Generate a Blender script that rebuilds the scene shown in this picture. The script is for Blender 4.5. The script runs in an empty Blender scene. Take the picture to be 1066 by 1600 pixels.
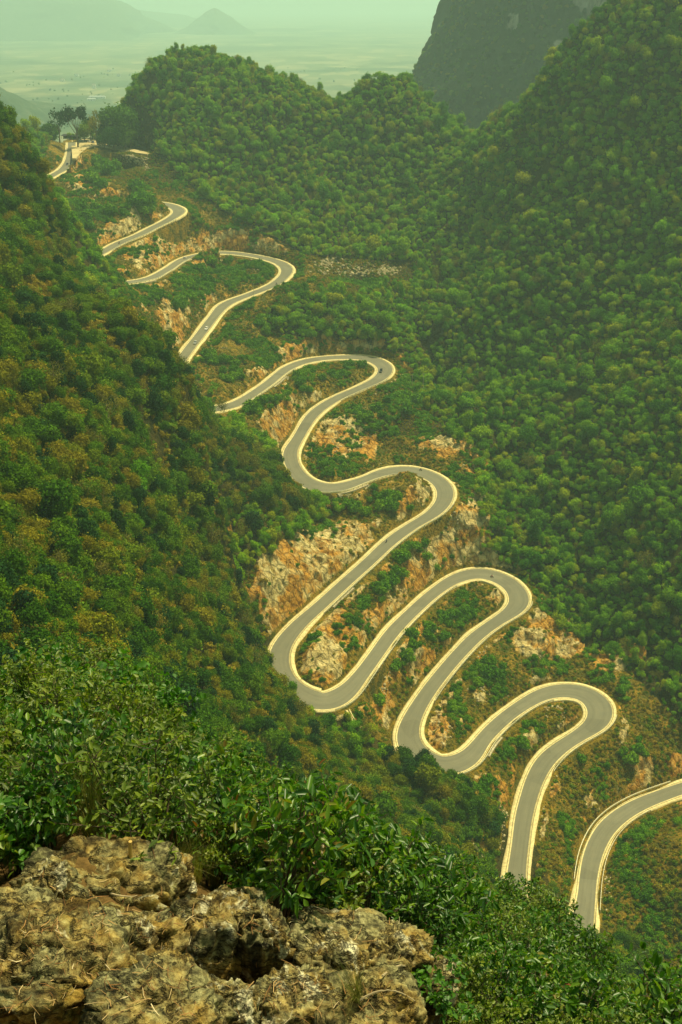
import bpy, bmesh, math, random
import numpy as np
from mathutils import Vector, Matrix, noise as mnoise
S = bpy.context.scene
COL = S.collection
rng = np.random.default_rng(7)
random.seed(7)
R_ = math.radians
# ------------------------------------------------------------------ camera
F = 1690.0                       # focal length in pixels of the 1066 x 1600 photograph
PITCH = R_(25.6)
cam_d = bpy.data.cameras.new('camera'); cam = bpy.data.objects.new('camera', cam_d); COL.objects.link(cam)
cam_d.sensor_fit = 'HORIZONTAL'; cam_d.sensor_width = 36.0; cam_d.lens = 36.0*F/1066.0
cam_d.clip_start = 0.1; cam_d.clip_end = 60000.0
cam.location = (0, 0, 0); cam.rotation_euler = (math.pi/2-PITCH, 0, 0)
S.camera = cam
# ------------------------------------------------------------------ light
SUN_EL, SUN_AZ = R_(63), R_(44)      # azimuth from +Y (view direction) towards +X (right)
SKY_STRENGTH = 0.12
SKY_TINT = (0.9, 1.0, 0.55)
SUN_STRENGTH = 5.0
SUN_COLOR = (1.0, 0.87, 0.56)
HAZE_DENSITY = 0.00015
HAZE_COLOR = (0.68, 0.98, 1.0)
EXPOSURE = 0.0
world = bpy.data.worlds.new('World'); S.world = world; world.use_nodes = True
nt = world.node_tree; nt.nodes.clear()
wo = nt.nodes.new('ShaderNodeOutputWorld'); bg = nt.nodes.new('ShaderNodeBackground')
sky = nt.nodes.new('ShaderNodeTexSky'); sky.sky_type = 'NISHITA'; sky.sun_disc = False
sky.sun_elevation = SUN_EL; sky.sun_rotation = SUN_AZ; sky.dust_density = 4.0; sky.air_density = 1.2
mx = nt.nodes.new('ShaderNodeMix'); mx.data_type = 'RGBA'; mx.blend_type = 'MULTIPLY'
mx.inputs[0].default_value = 1.0; mx.inputs[7].default_value = (*SKY_TINT, 1)
nt.links.new(sky.outputs[0], mx.inputs[6]); nt.links.new(mx.outputs[2], bg.inputs[0])
bg.inputs[1].default_value = SKY_STRENGTH; nt.links.new(bg.outputs[0], wo.inputs[0])
sl = bpy.data.lights.new('sun', 'SUN'); sl.energy = SUN_STRENGTH; sl.angle = R_(1.0); sl.color = SUN_COLOR
so = bpy.data.objects.new('sun', sl); COL.objects.link(so)
sd = Vector((math.sin(SUN_AZ)*math.cos(SUN_EL), math.cos(SUN_AZ)*math.cos(SUN_EL), math.sin(SUN_EL)))
so.rotation_euler = sd.to_track_quat('Z', 'Y').to_euler()
S.view_settings.view_transform = 'Standard'; S.view_settings.look = 'None'
S.view_settings.gamma = 1.0; S.view_settings.exposure = EXPOSURE
S.view_settings.use_curve_mapping = False
S.render.engine = 'CYCLES'
S.cycles.volume_bounces = 2; S.cycles.max_bounces = 6; S.cycles.transparent_max_bounces = 8

# ------------------------------------------------------------------ helpers
def rayd(px, py):
    a = (px-533)/F; b = -(py-800)/F
    c, s = math.cos(PITCH), math.sin(PITCH)
    return np.array([a, c+b*s, -s+b*c])
def rp(px, py, r, dz=0.0):          # point on a sight line at horizontal distance r
    d = rayd(px, py); k = r/math.hypot(d[0], d[1])
    return np.array([d[0]*k, d[1]*k, d[2]*k-dz])
def project(x, y, z):
    c, s = math.cos(PITCH), math.sin(PITCH)
    dep = y*c - z*s; up = y*s + z*c
    dep = np.maximum(dep, 1e-3)
    return 533+F*x/dep, 800-F*up/dep
def hsh(ix, iy, iz, seed):
    h = (ix.astype(np.int64)*374761393 + iy.astype(np.int64)*668265263 + iz.astype(np.int64)*2147483647*3 + seed*974634777) & 0xffffffff
    h = ((h ^ (h >> 13))*1274126177) & 0xffffffff
    h = ((h ^ (h >> 16))*2246822519) & 0xffffffff
    return ((h ^ (h >> 15)) & 0xffffff)/float(0xffffff)
def vnoise(x, y, z, seed=0):
    x = np.asarray(x, float); y = np.asarray(y, float); z = np.asarray(z, float) + 0*x
    x0 = np.floor(x); y0 = np.floor(y); z0 = np.floor(z)
    fx, fy, fz = x-x0, y-y0, z-z0
    fx = fx*fx*(3-2*fx); fy = fy*fy*(3-2*fy); fz = fz*fz*(3-2*fz)
    o = 0
    for dx in (0, 1):
        for dy in (0, 1):
            for dz in (0, 1):
                w = (fx if dx else 1-fx)*(fy if dy else 1-fy)*(fz if dz else 1-fz)
                o = o+w*hsh(x0+dx, y0+dy, z0+dz, seed)
    return o*2-1
def fbm(x, y, z, oct=4, seed=0, ridged=False):
    o = 0; a = 1.0; t = 0
    for k in range(oct):
        n = vnoise(x*2**k+k*13.7, y*2**k+k*5.1, z*2**k+k*9.3, seed+k)
        if ridged: n = 1-2*np.abs(n)
        o = o+a*n; t += a; a *= 0.5
    return o/t
def sstep(x, a, b):
    t = np.clip((x-a)/(b-a), 0, 1); return t*t*(3-2*t)
def tag(o, label=None, cat=None, group=None, kind=None):
    if label: o['label'] = label
    if cat: o['category'] = cat
    if group: o['group'] = group
    if kind: o['kind'] = kind
    return o
def link(name, me, mat=None, parent=None):
    o = bpy.data.objects.new(name, me); COL.objects.link(o)
    if mat is not None and me is not None and len(me.materials) == 0: me.materials.append(mat)
    if parent is not None: o.parent = parent
    return o
def empty(name, loc, rz=0, rot=None, scale=None):
    o = bpy.data.objects.new(name, None); COL.objects.link(o); o.location = loc
    o.rotation_euler = rot if rot is not None else (0, 0, rz)
    o.empty_display_size = 0.5
    if scale is not None: o.scale = (scale,)*3 if not hasattr(scale, '__len__') else scale
    return o
def copy_tree(o, parent=None):
    c = o.copy(); COL.objects.link(c)
    if parent is not None: c.parent = parent
    for ch in list(o.children): copy_tree(ch, c)
    return c
def mesh_np(name, V, Fc, smooth=False, attrs=None):
    me = bpy.data.meshes.new(name)
    V = np.asarray(V, np.float32); Fc = np.asarray(Fc, np.int32)
    n, k = Fc.shape
    me.vertices.add(len(V)); me.vertices.foreach_set('co', V.ravel())
    me.loops.add(n*k); me.loops.foreach_set('vertex_index', Fc.ravel())
    me.polygons.add(n); me.polygons.foreach_set('loop_start', np.arange(0, n*k, k, dtype=np.int32))
    me.polygons.foreach_set('loop_total', np.full(n, k, np.int32))
    if smooth: me.polygons.foreach_set('use_smooth', np.ones(n, bool))
    me.update(calc_edges=True)
    for nm, (dom, arr) in (attrs or {}).items():
        arr = np.asarray(arr, np.float32)
        if arr.ndim == 2:
            a = me.attributes.new(nm, 'FLOAT_VECTOR', dom); a.data.foreach_set('vector', arr.ravel())
        else:
            a = me.attributes.new(nm, 'FLOAT', dom); a.data.foreach_set('value', arr.ravel())
    return me
class MB:                            # small mesh collector
    def __init__(s): s.bm = bmesh.new()
    def box(s, c, size, rz=0, bev=0, rot=None):
        m = Matrix.Translation(c) @ (rot if rot is not None else Matrix.Rotation(rz, 4, 'Z')) @ Matrix.Diagonal((*size, 1))
        r = bmesh.ops.create_cube(s.bm, size=1, matrix=m)
        if bev:
            es = list({e for v in r['verts'] for e in v.link_edges})
            bmesh.ops.bevel(s.bm, geom=es, offset=bev, segments=2, affect='EDGES', profile=0.5)
        return s
    def tube(s, pts, rad, seg=6):
        pts = [Vector(p) for p in pts]; n = len(pts)
        rads = rad if hasattr(rad, '__len__') else [rad]*n
        rings = []
        for i, p in enumerate(pts):
            t = (pts[min(i+1, n-1)]-pts[max(i-1, 0)]).normalized()
            u = t.orthogonal().normalized(); w = t.cross(u)
            rings.append([s.bm.verts.new(p+(u*math.cos(2*math.pi*k/seg)+w*math.sin(2*math.pi*k/seg))*rads[i]) for k in range(seg)])
        # keep rings aligned
        for i in range(1, n):
            a, b = rings[i-1], rings[i]
            best = min(range(seg), key=lambda q: (a[0].co-b[q].co).length)
            rings[i] = b[best:]+b[:best]
            a, b = rings[i-1], rings[i]
            if (a[1].co-b[1].co).length > (a[1].co-b[-1].co).length:
                rings[i] = [b[0]]+b[1:][::-1]; b = rings[i]
            for k in range(seg):
                try: s.bm.faces.new((a[k], a[(k+1) % seg], b[(k+1) % seg], b[k]))
                except ValueError: pass
        for r_ in (rings[0], rings[-1]):
            try: s.bm.faces.new(r_)
            except ValueError: pass
        return s
    def prism(s, prof, y0, y1, taper=None):     # profile in xz, extruded along y
        a = [s.bm.verts.new((x, y0, z)) for x, z in prof]; b = [s.bm.verts.new((x, y1, z)) for x, z in prof]
        n = len(prof)
        for k in range(n): s.bm.faces.new((a[k], a[(k+1) % n], b[(k+1) % n], b[k]))
        s.bm.faces.new(a[::-1]); s.bm.faces.new(b)
        return s
    def ball(s, c, r, sub=2, sc=(1, 1, 1)):
        bmesh.ops.create_icosphere(s.bm, subdivisions=sub, radius=r, matrix=Matrix.Translation(c) @ Matrix.Diagonal((*sc, 1)))
        return s
    def cyl(s, c, r, h, axis='Z', seg=16):
        m = Matrix.Translation(c)
        if axis == 'Y': m = m @ Matrix.Rotation(math.pi/2, 4, 'X')
        if axis == 'X': m = m @ Matrix.Rotation(math.pi/2, 4, 'Y')
        bmesh.ops.create_cone(s.bm, segments=seg, radius1=r, radius2=r, depth=h, cap_ends=True, matrix=m)
        return s
    def build(s, name, mat, parent=None, smooth=False):
        bmesh.ops.recalc_face_normals(s.bm, faces=s.bm.faces)
        me = bpy.data.meshes.new(name); s.bm.to_mesh(me); s.bm.free()
        if smooth:
            for p in me.polygons: p.use_smooth = True
        return link(name, me, mat, parent)

# ------------------------------------------------------------------ materials
class NT:
    def __init__(s, name):
        s.m = bpy.data.materials.new(name); s.m.use_nodes = True; s.t = s.m.node_tree
        s.t.nodes.clear(); s.out = s.n('ShaderNodeOutputMaterial')
    def n(s, t, **k):
        nd = s.t.nodes.new(t)
        for a, b in k.items(): setattr(nd, a, b)
        return nd
    def l(s, a, b): s.t.links.new(a, b)
    def noise(s, vec, scale, detail=4, rough=0.6, dist=0.0):
        nd = s.n('ShaderNodeTexNoise'); nd.inputs['Scale'].default_value = scale
        nd.inputs['Detail'].default_value = detail; nd.inputs['Roughness'].default_value = rough
        nd.inputs['Distortion'].default_value = dist
        if vec is not None: s.l(vec, nd.inputs['Vector'])
        return nd.outputs['Fac']
    def ramp(s, fac, stops, interp='LINEAR'):
        nd = s.n('ShaderNodeValToRGB'); cr = nd.color_ramp; cr.interpolation = interp
        while len(cr.elements) < len(stops): cr.elements.new(0.5)
        for e, (p, c) in zip(cr.elements, stops):
            e.position = p; e.color = (*c, 1) if hasattr(c, '__len__') else (c, c, c, 1)
        s.l(fac, nd.inputs[0]); return nd.outputs[0]
    def mix(s, fac, a, b, mode='MIX'):
        nd = s.n('ShaderNodeMix', data_type='RGBA', blend_type=mode)
        for i, v in ((0, fac), (6, a), (7, b)):
            if isinstance(v, bpy.types.NodeSocket): s.l(v, nd.inputs[i])
            elif i == 0: nd.inputs[0].default_value = v
            else: nd.inputs[i].default_value = (*v, 1)
        return nd.outputs[2]
    def math(s, op, a, b=0.0, clamp=False):
        nd = s.n('ShaderNodeMath', operation=op, use_clamp=clamp)
        for i, v in ((0, a), (1, b)):
            if isinstance(v, bpy.types.NodeSocket): s.l(v, nd.inputs[i])
            else: nd.inputs[i].default_value = v
        return nd.outputs[0]
    def coord(s, scale=(1, 1, 1), rot=(0, 0, 0), which='Object'):
        c = s.n('ShaderNodeTexCoord'); m = s.n('ShaderNodeMapping')
        m.inputs['Scale'].default_value = scale; m.inputs['Rotation'].default_value = rot
        s.l(c.outputs[which], m.inputs[0]); return m.outputs[0]
    def bump(s, h, strength=0.5, dist=0.1, prev=None):
        b = s.n('ShaderNodeBump'); b.inputs['Strength'].default_value = strength; b.inputs['Distance'].default_value = dist
        s.l(h, b.inputs['Height'])
        if prev is not None: s.l(prev, b.inputs['Normal'])
        return b.outputs[0]
    def bsdf(s, col, rough=0.8, normal=None, spec=0.3, metal=0.0):
        b = s.n('ShaderNodeBsdfPrincipled')
        if isinstance(col, bpy.types.NodeSocket): s.l(col, b.inputs['Base Color'])
        else: b.inputs['Base Color'].default_value = (*col, 1)
        if isinstance(rough, bpy.types.NodeSocket): s.l(rough, b.inputs['Roughness'])
        else: b.inputs['Roughness'].default_value = rough
        b.inputs['Specular IOR Level'].default_value = spec; b.inputs['Metallic'].default_value = metal
        if normal is not None: s.l(normal, b.inputs['Normal'])
        return b.outputs[0]
    def done(s, sh): s.l(sh, s.out.inputs[0]); return s.m
def simple(name, col, rough=0.7, spec=0.3, var=0.15, scale=3.0, metal=0.0):
    t = NT(name); c = t.coord(); n = t.noise(c, scale, 5)
    lo = tuple(max(0, v*(1-var)) for v in col); hi = tuple(min(1, v*(1+var)) for v in col)
    return t.done(t.bsdf(t.ramp(n, [(0.3, lo), (0.7, hi)]), rough, None, spec, metal))

def leaf_mat(name, stops, trans=0.25, rough=0.85, patch=0.004, spec=0.04, perleaf=0.35):
    """foliage: every tree draws its own hue from the ramp, patches of the wood lean one way, leaves vary"""
    t = NT(name)
    oi = t.n('ShaderNodeObjectInfo')
    pn = t.noise(oi.outputs['Location'], patch, 2, 0.5)
    pn2 = t.math('MULTIPLY_ADD', pn, 1.6); t.t.nodes[-1].inputs[2].default_value = -0.3
    f = t.math('ADD', t.math('MULTIPLY', oi.outputs['Random'], 0.62), t.math('MULTIPLY', pn2, 0.42), clamp=True)
    col = t.ramp(f, stops)
    at = t.n('ShaderNodeAttribute', attribute_name='rnd')
    v = t.ramp(at.outputs['Fac'], [(0, 1-perleaf), (1, 1+perleaf)])
    col = t.mix(1.0, col, v, 'MULTIPLY')
    d = t.bsdf(col, rough, None, spec)
    tr = t.n('ShaderNodeBsdfTranslucent'); t.l(t.mix(1.0, col, (1.3, 1.35, 0.6), 'MULTIPLY'), tr.inputs[0])
    ms = t.n('ShaderNodeMixShader'); ms.inputs[0].default_value = trans
    t.l(d, ms.inputs[1]); t.l(tr.outputs[0], ms.inputs[2])
    return t.done(ms.outputs[0])
G_STOPS = [(0.0, (0.020, 0.08, 0.004)), (0.2, (0.06, 0.19, 0.005)), (0.42, (0.16, 0.34, 0.005)),
           (0.6, (0.24, 0.42, 0.008)), (0.75, (0.36, 0.38, 0.01)), (0.86, (0.24, 0.50, 0.006)), (1.0, (0.48, 0.68, 0.01))]
M_leaf2 = leaf_mat('fresh_forest_leaves', G_STOPS)
M_leaf = leaf_mat('forest_leaves', [(0.0, (0.010, 0.040, 0.004)), (0.2, (0.030, 0.10, 0.005)), (0.42, (0.075, 0.17, 0.006)),
           (0.6, (0.12, 0.21, 0.008)), (0.74, (0.23, 0.21, 0.01)), (0.84, (0.22, 0.19, 0.012)), (0.92, (0.11, 0.29, 0.006)), (1.0, (0.24, 0.38, 0.01))], patch=0.012)
M_leaf_dry = leaf_mat('dry_leaves', [(0, (0.20, 0.17, 0.03)), (0.5, (0.16, 0.17, 0.02)), (1, (0.26, 0.19, 0.035))], 0.2)
M_leaf_dark = leaf_mat('dark_leaves', [(0, (0.012, 0.045, 0.014)), (0.5, (0.022, 0.07, 0.016)), (1, (0.03, 0.10, 0.014))], 0.2)
M_scrub = leaf_mat('scrub_leaves', [(0, (0.07, 0.19, 0.008)), (0.35, (0.13, 0.22, 0.010)), (0.55, (0.25, 0.22, 0.015)), (0.8, (0.33, 0.23, 0.025)), (1, (0.14, 0.28, 0.008))], 0.2, patch=0.02)
M_bush = leaf_mat('bush_leaves', [(0, (0.04, 0.14, 0.006)), (0.5, (0.10, 0.25, 0.008)), (1, (0.2, 0.36, 0.01))], 0.25, patch=0.02)
M_bark = simple('bark', (0.16, 0.13, 0.08), 0.9, 0.1, 0.4, 6)
M_bark_pale = simple('pale_bark', (0.42, 0.34, 0.2), 0.9, 0.1, 0.3, 6)

# ------------------------------------------------------------------ road centre line
P = [(112,222),(110,240),(107,252),(99,264),(85,272),(70,281),(55,292),(62,303),(85,309),(108,313),(145,313),(185,312),(212,312),(240,316),(264,320),(280,330),(264,343),(240,355),(219,366),(185,380),(160,394),(130,410),(118,430),(140,441),(178,443),(230,436),(261,421),(289,404),(331,395),(370,396),(412,403),(440,412),(448,425),(429,444),(393,459),(353,475),(334,495),(314,521),(294,547),(271,580),(255,605),(262,630),(300,642),(340,638),(371,630),(415,602),(450,575),(489,562),(541,558),(580,561),(602,575),(592,592),(556,609),(521,625),(489,648),(466,684),(453,710),(464,739),(487,758),(525,762),(564,751),(604,737),(643,735),(675,745),(694,762),(694,782),(677,802),(641,824),(608,848),(575,879),(538,912),(502,945),(465,978),(440,1011),(436,1041),(450,1069),(480,1090),(510,1097),(542,1080),(568,1050),(590,1020),(616,985),(650,951),(680,925),(711,905),(745,896),(775,901),(801,916),(812,938),(801,955),(775,972),(745,994),(719,1020),(693,1050),(667,1084),(646,1119),(637,1149),(646,1173),(667,1190),(698,1197),(732,1184),(760,1150),(788,1123),(820,1100),(852,1084),(888,1079),(920,1087),(938,1107),(932,1130),(904,1150),(876,1168),(852,1190),(836,1218),(826,1248),(818,1280),(813,1320),(808,1360),(806,1400),(822,1450),(860,1480),(900,1465),(914,1420),(920,1368),(928,1332),(944,1300),(968,1276),(1000,1257),(1040,1241),(1080,1228),(1120,1218),(1180,1205)]
def catmull(P, m):
    P = np.array(P, float); P = np.vstack([2*P[0]-P[1], P, 2*P[-1]-P[-2]]); out = []
    for i in range(1, len(P)-2):
        t = np.arange(m)[:, None]/m
        p0, p1, p2, p3 = P[i-1], P[i], P[i+1], P[i+2]
        out.append(0.5*((2*p1)+(-p0+p2)*t+(2*p0-5*p1+4*p2-p3)*t*t+(-p0+3*p1-3*p2+p3)*t**3))
    return np.vstack(out+[P[-2:-1]])
Z_TOP, Z_DROP = -130.0, 215.0
pp = catmull(P, 8); RD = np.array([rayd(*q) for q in pp]); tt = np.linspace(0, 1, len(pp))
for _ in range(150):
    z = Z_TOP-Z_DROP*tt
    X = RD[:, 0]*z/RD[:, 2]; Y = RD[:, 1]*z/RD[:, 2]
    s = np.r_[0, np.cumsum(np.hypot(np.diff(X), np.diff(Y)))]
    tt = 0.7*tt+0.3*s/s[-1]
z = Z_TOP-Z_DROP*tt
STEP = 1.2
ss = np.arange(0, s[-1], STEP)
CX, CY, CZ = (np.interp(ss, s, v) for v in (X, Y, z))
def gsm(a, sig):
    k = np.arange(-int(3*sig), int(3*sig)+1); w = np.exp(-k*k/(2*sig*sig)); w /= w.sum()
    return np.convolve(np.pad(a, len(k)//2, mode='edge'), w, 'valid')
CX, CY = gsm(CX, 3), gsm(CY, 3)
TX, TY = np.gradient(CX), np.gradient(CY); L_ = np.hypot(TX, TY); TX /= L_; TY /= L_
NX, NY = -TY, TX                      # left normal, walking down the road
KAP = gsm(np.gradient(np.unwrap(np.arctan2(TY, TX)))/STEP, 6)
HW = 3.35+np.clip(gsm(np.abs(KAP), 5)*44, 0, 3.0)    # half width of the asphalt
NR = len(CX)
SHO = 2.4                            # pale shoulder and gutter

# ------------------------------------------------------------------ terrain heights
def tps(ctrl, lam=2.0):
    C = np.array(ctrl, float); n = len(C); xy = C[:, :2]/100.0
    d2 = ((xy[:, None]-xy[None])**2).sum(-1); K = 0.5*d2*np.log(d2+1e-9)
    A = np.zeros((n+3, n+3)); A[:n, :n] = K+np.eye(n)*lam*1e-3; A[:n, n] = 1; A[:n, n+1:] = xy
    A[n, :n] = 1; A[n+1:, :n] = xy.T
    w = np.linalg.solve(A, np.r_[C[:, 2], 0, 0, 0])
    def f(x, y):
        o = np.empty(x.shape).ravel(); q = np.c_[x.ravel(), y.ravel()]/100.0
        for i in range(0, len(q), 20000):
            b = q[i:i+20000]; d2 = ((b[:, None]-xy[None])**2).sum(-1)
            o[i:i+20000] = (0.5*d2*np.log(d2+1e-9))@w[:n]+w[n]+b@w[n+1:]
        return o.reshape(x.shape)
    return f
MC = [tuple(q) for q in np.c_[CX, CY, CZ-0.3][::14]]
CREST = {(320,70),(240,85),(205,125),(195,165),(400,85),(440,105),(480,122),(530,157),(562,130),(600,112),(640,118),(670,145),(740,197),(800,160),(860,110),(940,50),(1000,15),(1066,-10)}
for q in [ # centre hill
    (400,365,905),(320,70,1130),(240,85,1125),(205,125,1120),(195,165,1110),(160,205,1110),(400,85,1130),(440,105,1125),(480,122,1120),(530,157,1100),(562,130,1090),(600,112,1080),
    (640,118,1070),(670,145,1060),(740,197,985),(300,200,1035),(400,220,1010),(330,290,975),(260,260,1010),(500,260,1000),(600,260,1000),(600,340,950),(500,370,905),(460,395,885),(560,400,880),(700,300,930),
    # right ridge and mountain
    (800,160,930),(860,110,900),(940,50,880),(1000,15,870),(1066,-10,865),(1200,-60,860),(1400,-120,860),
    (640,425,865),(700,500,790),(760,640,680),(800,760,612),(850,860,575),(920,980,530),(980,1040,500),(1066,1140,470),(1200,1200,450),
    (900,400,790),(1000,250,820),(1066,500,700),(1000,800,575),(1066,900,530),(750,350,890),(880,600,690),(1200,800,560),(1300,500,660),(1200,250,780),
    (660,600,745),(650,520,790),(700,690,640),(690,700,628),(560,450,838),(620,440,850),(600,520,760),(500,500,765),
    # ground about the lower legs
    (700,1265,362),(740,1345,338),(1066,1500,328),(1200,1500,330),(950,1580,300),(1000,1420,345),(1150,1330,365),(700,1500,280),(550,1400,290),
    # cliff above the long leg
    (480,850,508),(400,870,468),(400,940,445),(400,1015,434),(520,850,520),(545,808,548),(440,820,505)]:
    MC.append(tuple(rp(*q, 13 if tuple(q[:2]) in CREST else 0)))
# far sides of the hills (hidden)
for (px, py, r, dz) in [(320,70,1260,95),(205,125,1240,70),(440,105,1250,85),(530,157,1200,50),(600,112,1200,80),(740,197,1120,60),(860,110,1050,90),(1000,15,1020,120),(1200,-60,1020,120),(60,222,1200,35),(120,215,1180,20),(60,222,1090,1),(0,200,1100,1),(-100,160,1100,-10)]:
    MC.append(tuple(rp(px, py, r, dz)))
LS = [(-150,100,660),(0,158,680),(45,185,675),(72,222,665),(62,285,640),(88,325,615),(118,405,590),(138,455,575),(200,565,560),(255,600,550),(312,632,540),(372,655,532),(430,705,535),(480,770,538),(535,805,540),
      (480,838,516),(390,885,476),(375,950,446),(385,1005,412),(415,1045,392),(470,1100,376),(550,1148,365),(600,1212,350),(650,1205,352),(720,1240,348),(737,1330,325)]
for (px, py, r) in LS[:13]:
    MC.append(tuple(rp(px, py, r, 30)))
for (px, py, r) in ((0,500,400),(0,800,230),(300,900,340),(400,1200,250)): MC.append(tuple(rp(px, py, r, 45)))
ZC = -131.3
def onplane(px, py, zc):
    d = rayd(px, py); k = zc/d[2]; return np.array([d[0]*k, d[1]*k, zc])
CLR = np.array([onplane(a, b, ZC) for a, b in ((112,219),(135,217),(165,222),(200,230),(236,239),(230,240.5),(200,236.5),(170,231),(148,228),(136,231),(126,238),(119,247),(113,247),(112,234))])
for a, b in ((135,219),(165,225),(200,234),(232,239)): MC.append(tuple(onplane(a, b, ZC)))
for a, b in ((108,321),(145,322),(185,322),(210,322),(235,332)):
    rr0 = float(np.hypot(*onplane(a, 313, -146.0)[:2])); MC.append(tuple(rp(a, b, rr0-16)))
for a, b in ((120,290),(150,280),(200,285),(170,300)): MC.append(tuple(rp(a, b, 935+(300-b)*2.0)))
fM = tps(MC)
LC = [tuple(rp(*q, 16 if i in (10, 11, 12) else 10 if i in (13, 14) else 17 if i in (4,5,6,7,8,9) else 27 if i < 4 else 7 if i < 13 else 8 if i >= 20 else 3)) for i, q in enumerate(LS)]
for i, (px, py, r) in enumerate(LS):
    if 13 <= i <= 18: continue
    q = rp(px, py, r); k = 1+60.0/r; dz = 38 if i < 15 else 26
    LC.append((q[0]*k+12, q[1]*k, q[2]-dz))
for q in [(-300,300,400),(0,310,520),(0,215,620),(20,250,620),(-60,180,640),(0,400,450),(0,500,400),(200,500,460),(100,300,580),(0,700,270),(200,700,340),(0,900,190),(0,1050,150),(200,900,250),(200,1050,200),(350,700,430),(300,600,470),
          (300,900,348),(300,1100,250),(400,1200,250),(500,1250,270),(620,1280,290),(700,1330,300),(-300,700,230),(-300,1000,140),(0,1250,90),(500,1500,100),(250,1300,120),(800,1500,220),(1000,1600,200),(420,790,500),(330,800,400)]:
    LC.append(tuple(rp(*q)))
fL = tps(LC)
# raster of the road's cut and fill
RX0, RX1, RY0, RY1 = -420, 260, 220, 1180
gx = np.arange(RX0, RX1+1.0); gy = np.arange(RY0, RY1+1.0)
UP = np.full((len(gy), len(gx)), 1e4); LO = np.full_like(UP, -1e4); DI = np.full_like(UP, 99.0); ZN = np.zeros_like(UP)
for i in range(NR):
    x, y, zc, w = CX[i], CY[i], CZ[i], HW[i]+SHO+0.5
    j0, j1 = int(x-34-RX0), int(x+34-RX0); i0, i1 = int(y-34-RY0), int(y+34-RY0)
    if j1 <= 0 or i1 <= 0 or j0 >= len(gx) or i0 >= len(gy): continue
    j0 = max(j0, 0); i0 = max(i0, 0)
    xs = gx[j0:j1]; ys = gy[i0:i1]
    d = np.hypot(xs[None]-x, ys[:, None]-y)-w
    dp = np.maximum(d, 0)
    sl_ = (slice(i0, i0+len(ys)), slice(j0, j0+len(xs)))
    UP[sl_] = np.minimum(UP[sl_], np.where(d < 30, zc-0.45+dp*1.35+(dp/30)**3*110, 1e4))
    LO[sl_] = np.maximum(LO[sl_], np.where(d < 30, zc-0.45-dp*0.95, -1e4))
    ZN[sl_] = np.where(d < DI[sl_], zc, ZN[sl_]); DI[sl_] = np.minimum(DI[sl_], d)
def bil(A, x, y, fill):
    u = np.clip(x-RX0, 0, len(gx)-1.001); v = np.clip(y-RY0, 0, len(gy)-1.001)
    i = u.astype(int); j = v.astype(int); fu = u-i; fv = v-j
    o = (A[j, i]*(1-fu)+A[j, i+1]*fu)*(1-fv)+(A[j+1, i]*(1-fu)+A[j+1, i+1]*fu)*fv
    return np.where((x < RX0) | (x > RX1) | (y < RY0) | (y > RY1), fill, o)
CLEAR = np.array([(80,215),(235,232),(335,325),(480,400),(645,412),(642,442),(560,462),(470,468),(425,482),(405,505),(440,524),(560,540),(642,556),(648,620),(690,672),(742,720),(752,870),(850,925),(870,980),(985,1050),(1080,1150),(1600,1200),(1600,1900),(650,1900),(735,1340),(700,1240),(640,1200),(560,1130),(440,1080),(385,1010),(380,900),(480,830),(545,795),(430,700),(330,640),(240,570),(180,450),(90,300),(60,290)], float)
def inpoly(x, y, Q=CLEAR):
    c = np.zeros(x.shape, bool); n = len(Q); j = n-1
    for i in range(n):
        xi, yi = Q[i]; xj, yj = Q[j]
        with np.errstate(divide='ignore', invalid='ignore'):
            c ^= ((yi > y) != (yj > y)) & (x < (xj-xi)*(y-yi)/(yj-yi+1e-12)+xi)
        j = i
    return c
AZ = np.radians(np.arange(-36, 36.01, 0.088))
def seq(a, b, st): return np.arange(a, b, st)
RR = np.r_[18*np.exp(np.arange(0, math.log(180/18), 0.02)), seq(180, 340, 1.3), seq(340, 620, 0.75), seq(620, 900, 1.0), seq(900, 1140, 1.4), 1140*np.exp(np.arange(0, math.log(1500/1140), 0.004))]
AA, RG = np.meshgrid(AZ, RR)
TXg, TYg = RG*np.sin(AA), RG*np.cos(AA)
hm = fM(TXg, TYg); hl = fL(TXg, TYg)
hl = np.where(RG > 635, hl-(RG-635)*1.3, hl)
hl = np.where(TXg > 120, hl-(TXg-120)*0.6, hl)
hc = -30-(RG-18)*1.25
n1 = fbm(TXg/55, TYg/55, 0*TXg, 4, 11); n2 = fbm(TXg/13, TYg/13, 0*TXg, 3, 21)
DR = bil(DI, TXg, TYg, 99.0)
far = sstep(DR, 12, 60)
far = far*(1-np.exp(-((TXg+235)/110)**2-((TYg-1075)/80)**2))
farm = 1-0.8*np.exp(-((TXg+190)/120)**2-((TYg-950)/130)**2)
hillw = sstep(RG, 600, 900)
ng = fbm(TXg/85, TYg/85, 0*TXg, 3, 15, ridged=True)
hm = hm+(n1*9+hillw*(n1*5+(ng-0.2)*11))*far*farm+(n2+0.25)*3.0*sstep(DR, 3, 22)
bumpw = sstep(DR, 1.0, 9)*(1-sstep(DR, 26, 60))
hm = hm+bumpw*(3.6+4.0*n1+2.5*n2)*farm
hl = hl-14*np.exp(-((TXg+88)/38)**2-((TYg-480)/70)**2)-14*np.exp(-((TXg+146)/34)**2-((TYg-560)/60)**2)-17*np.exp(-((TXg+185)/50)**2-((TYg-560)/90)**2)+n1*2.8+n2*1.5
def smax(a, b, k=4.0):
    h = np.clip(0.5+0.5*(a-b)/k, 0, 1); return b*(1-h)+a*h+k*h*(1-h)
HZ = smax(smax(hm, hl), hc, 3)
isL = (hl > hm)
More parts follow.
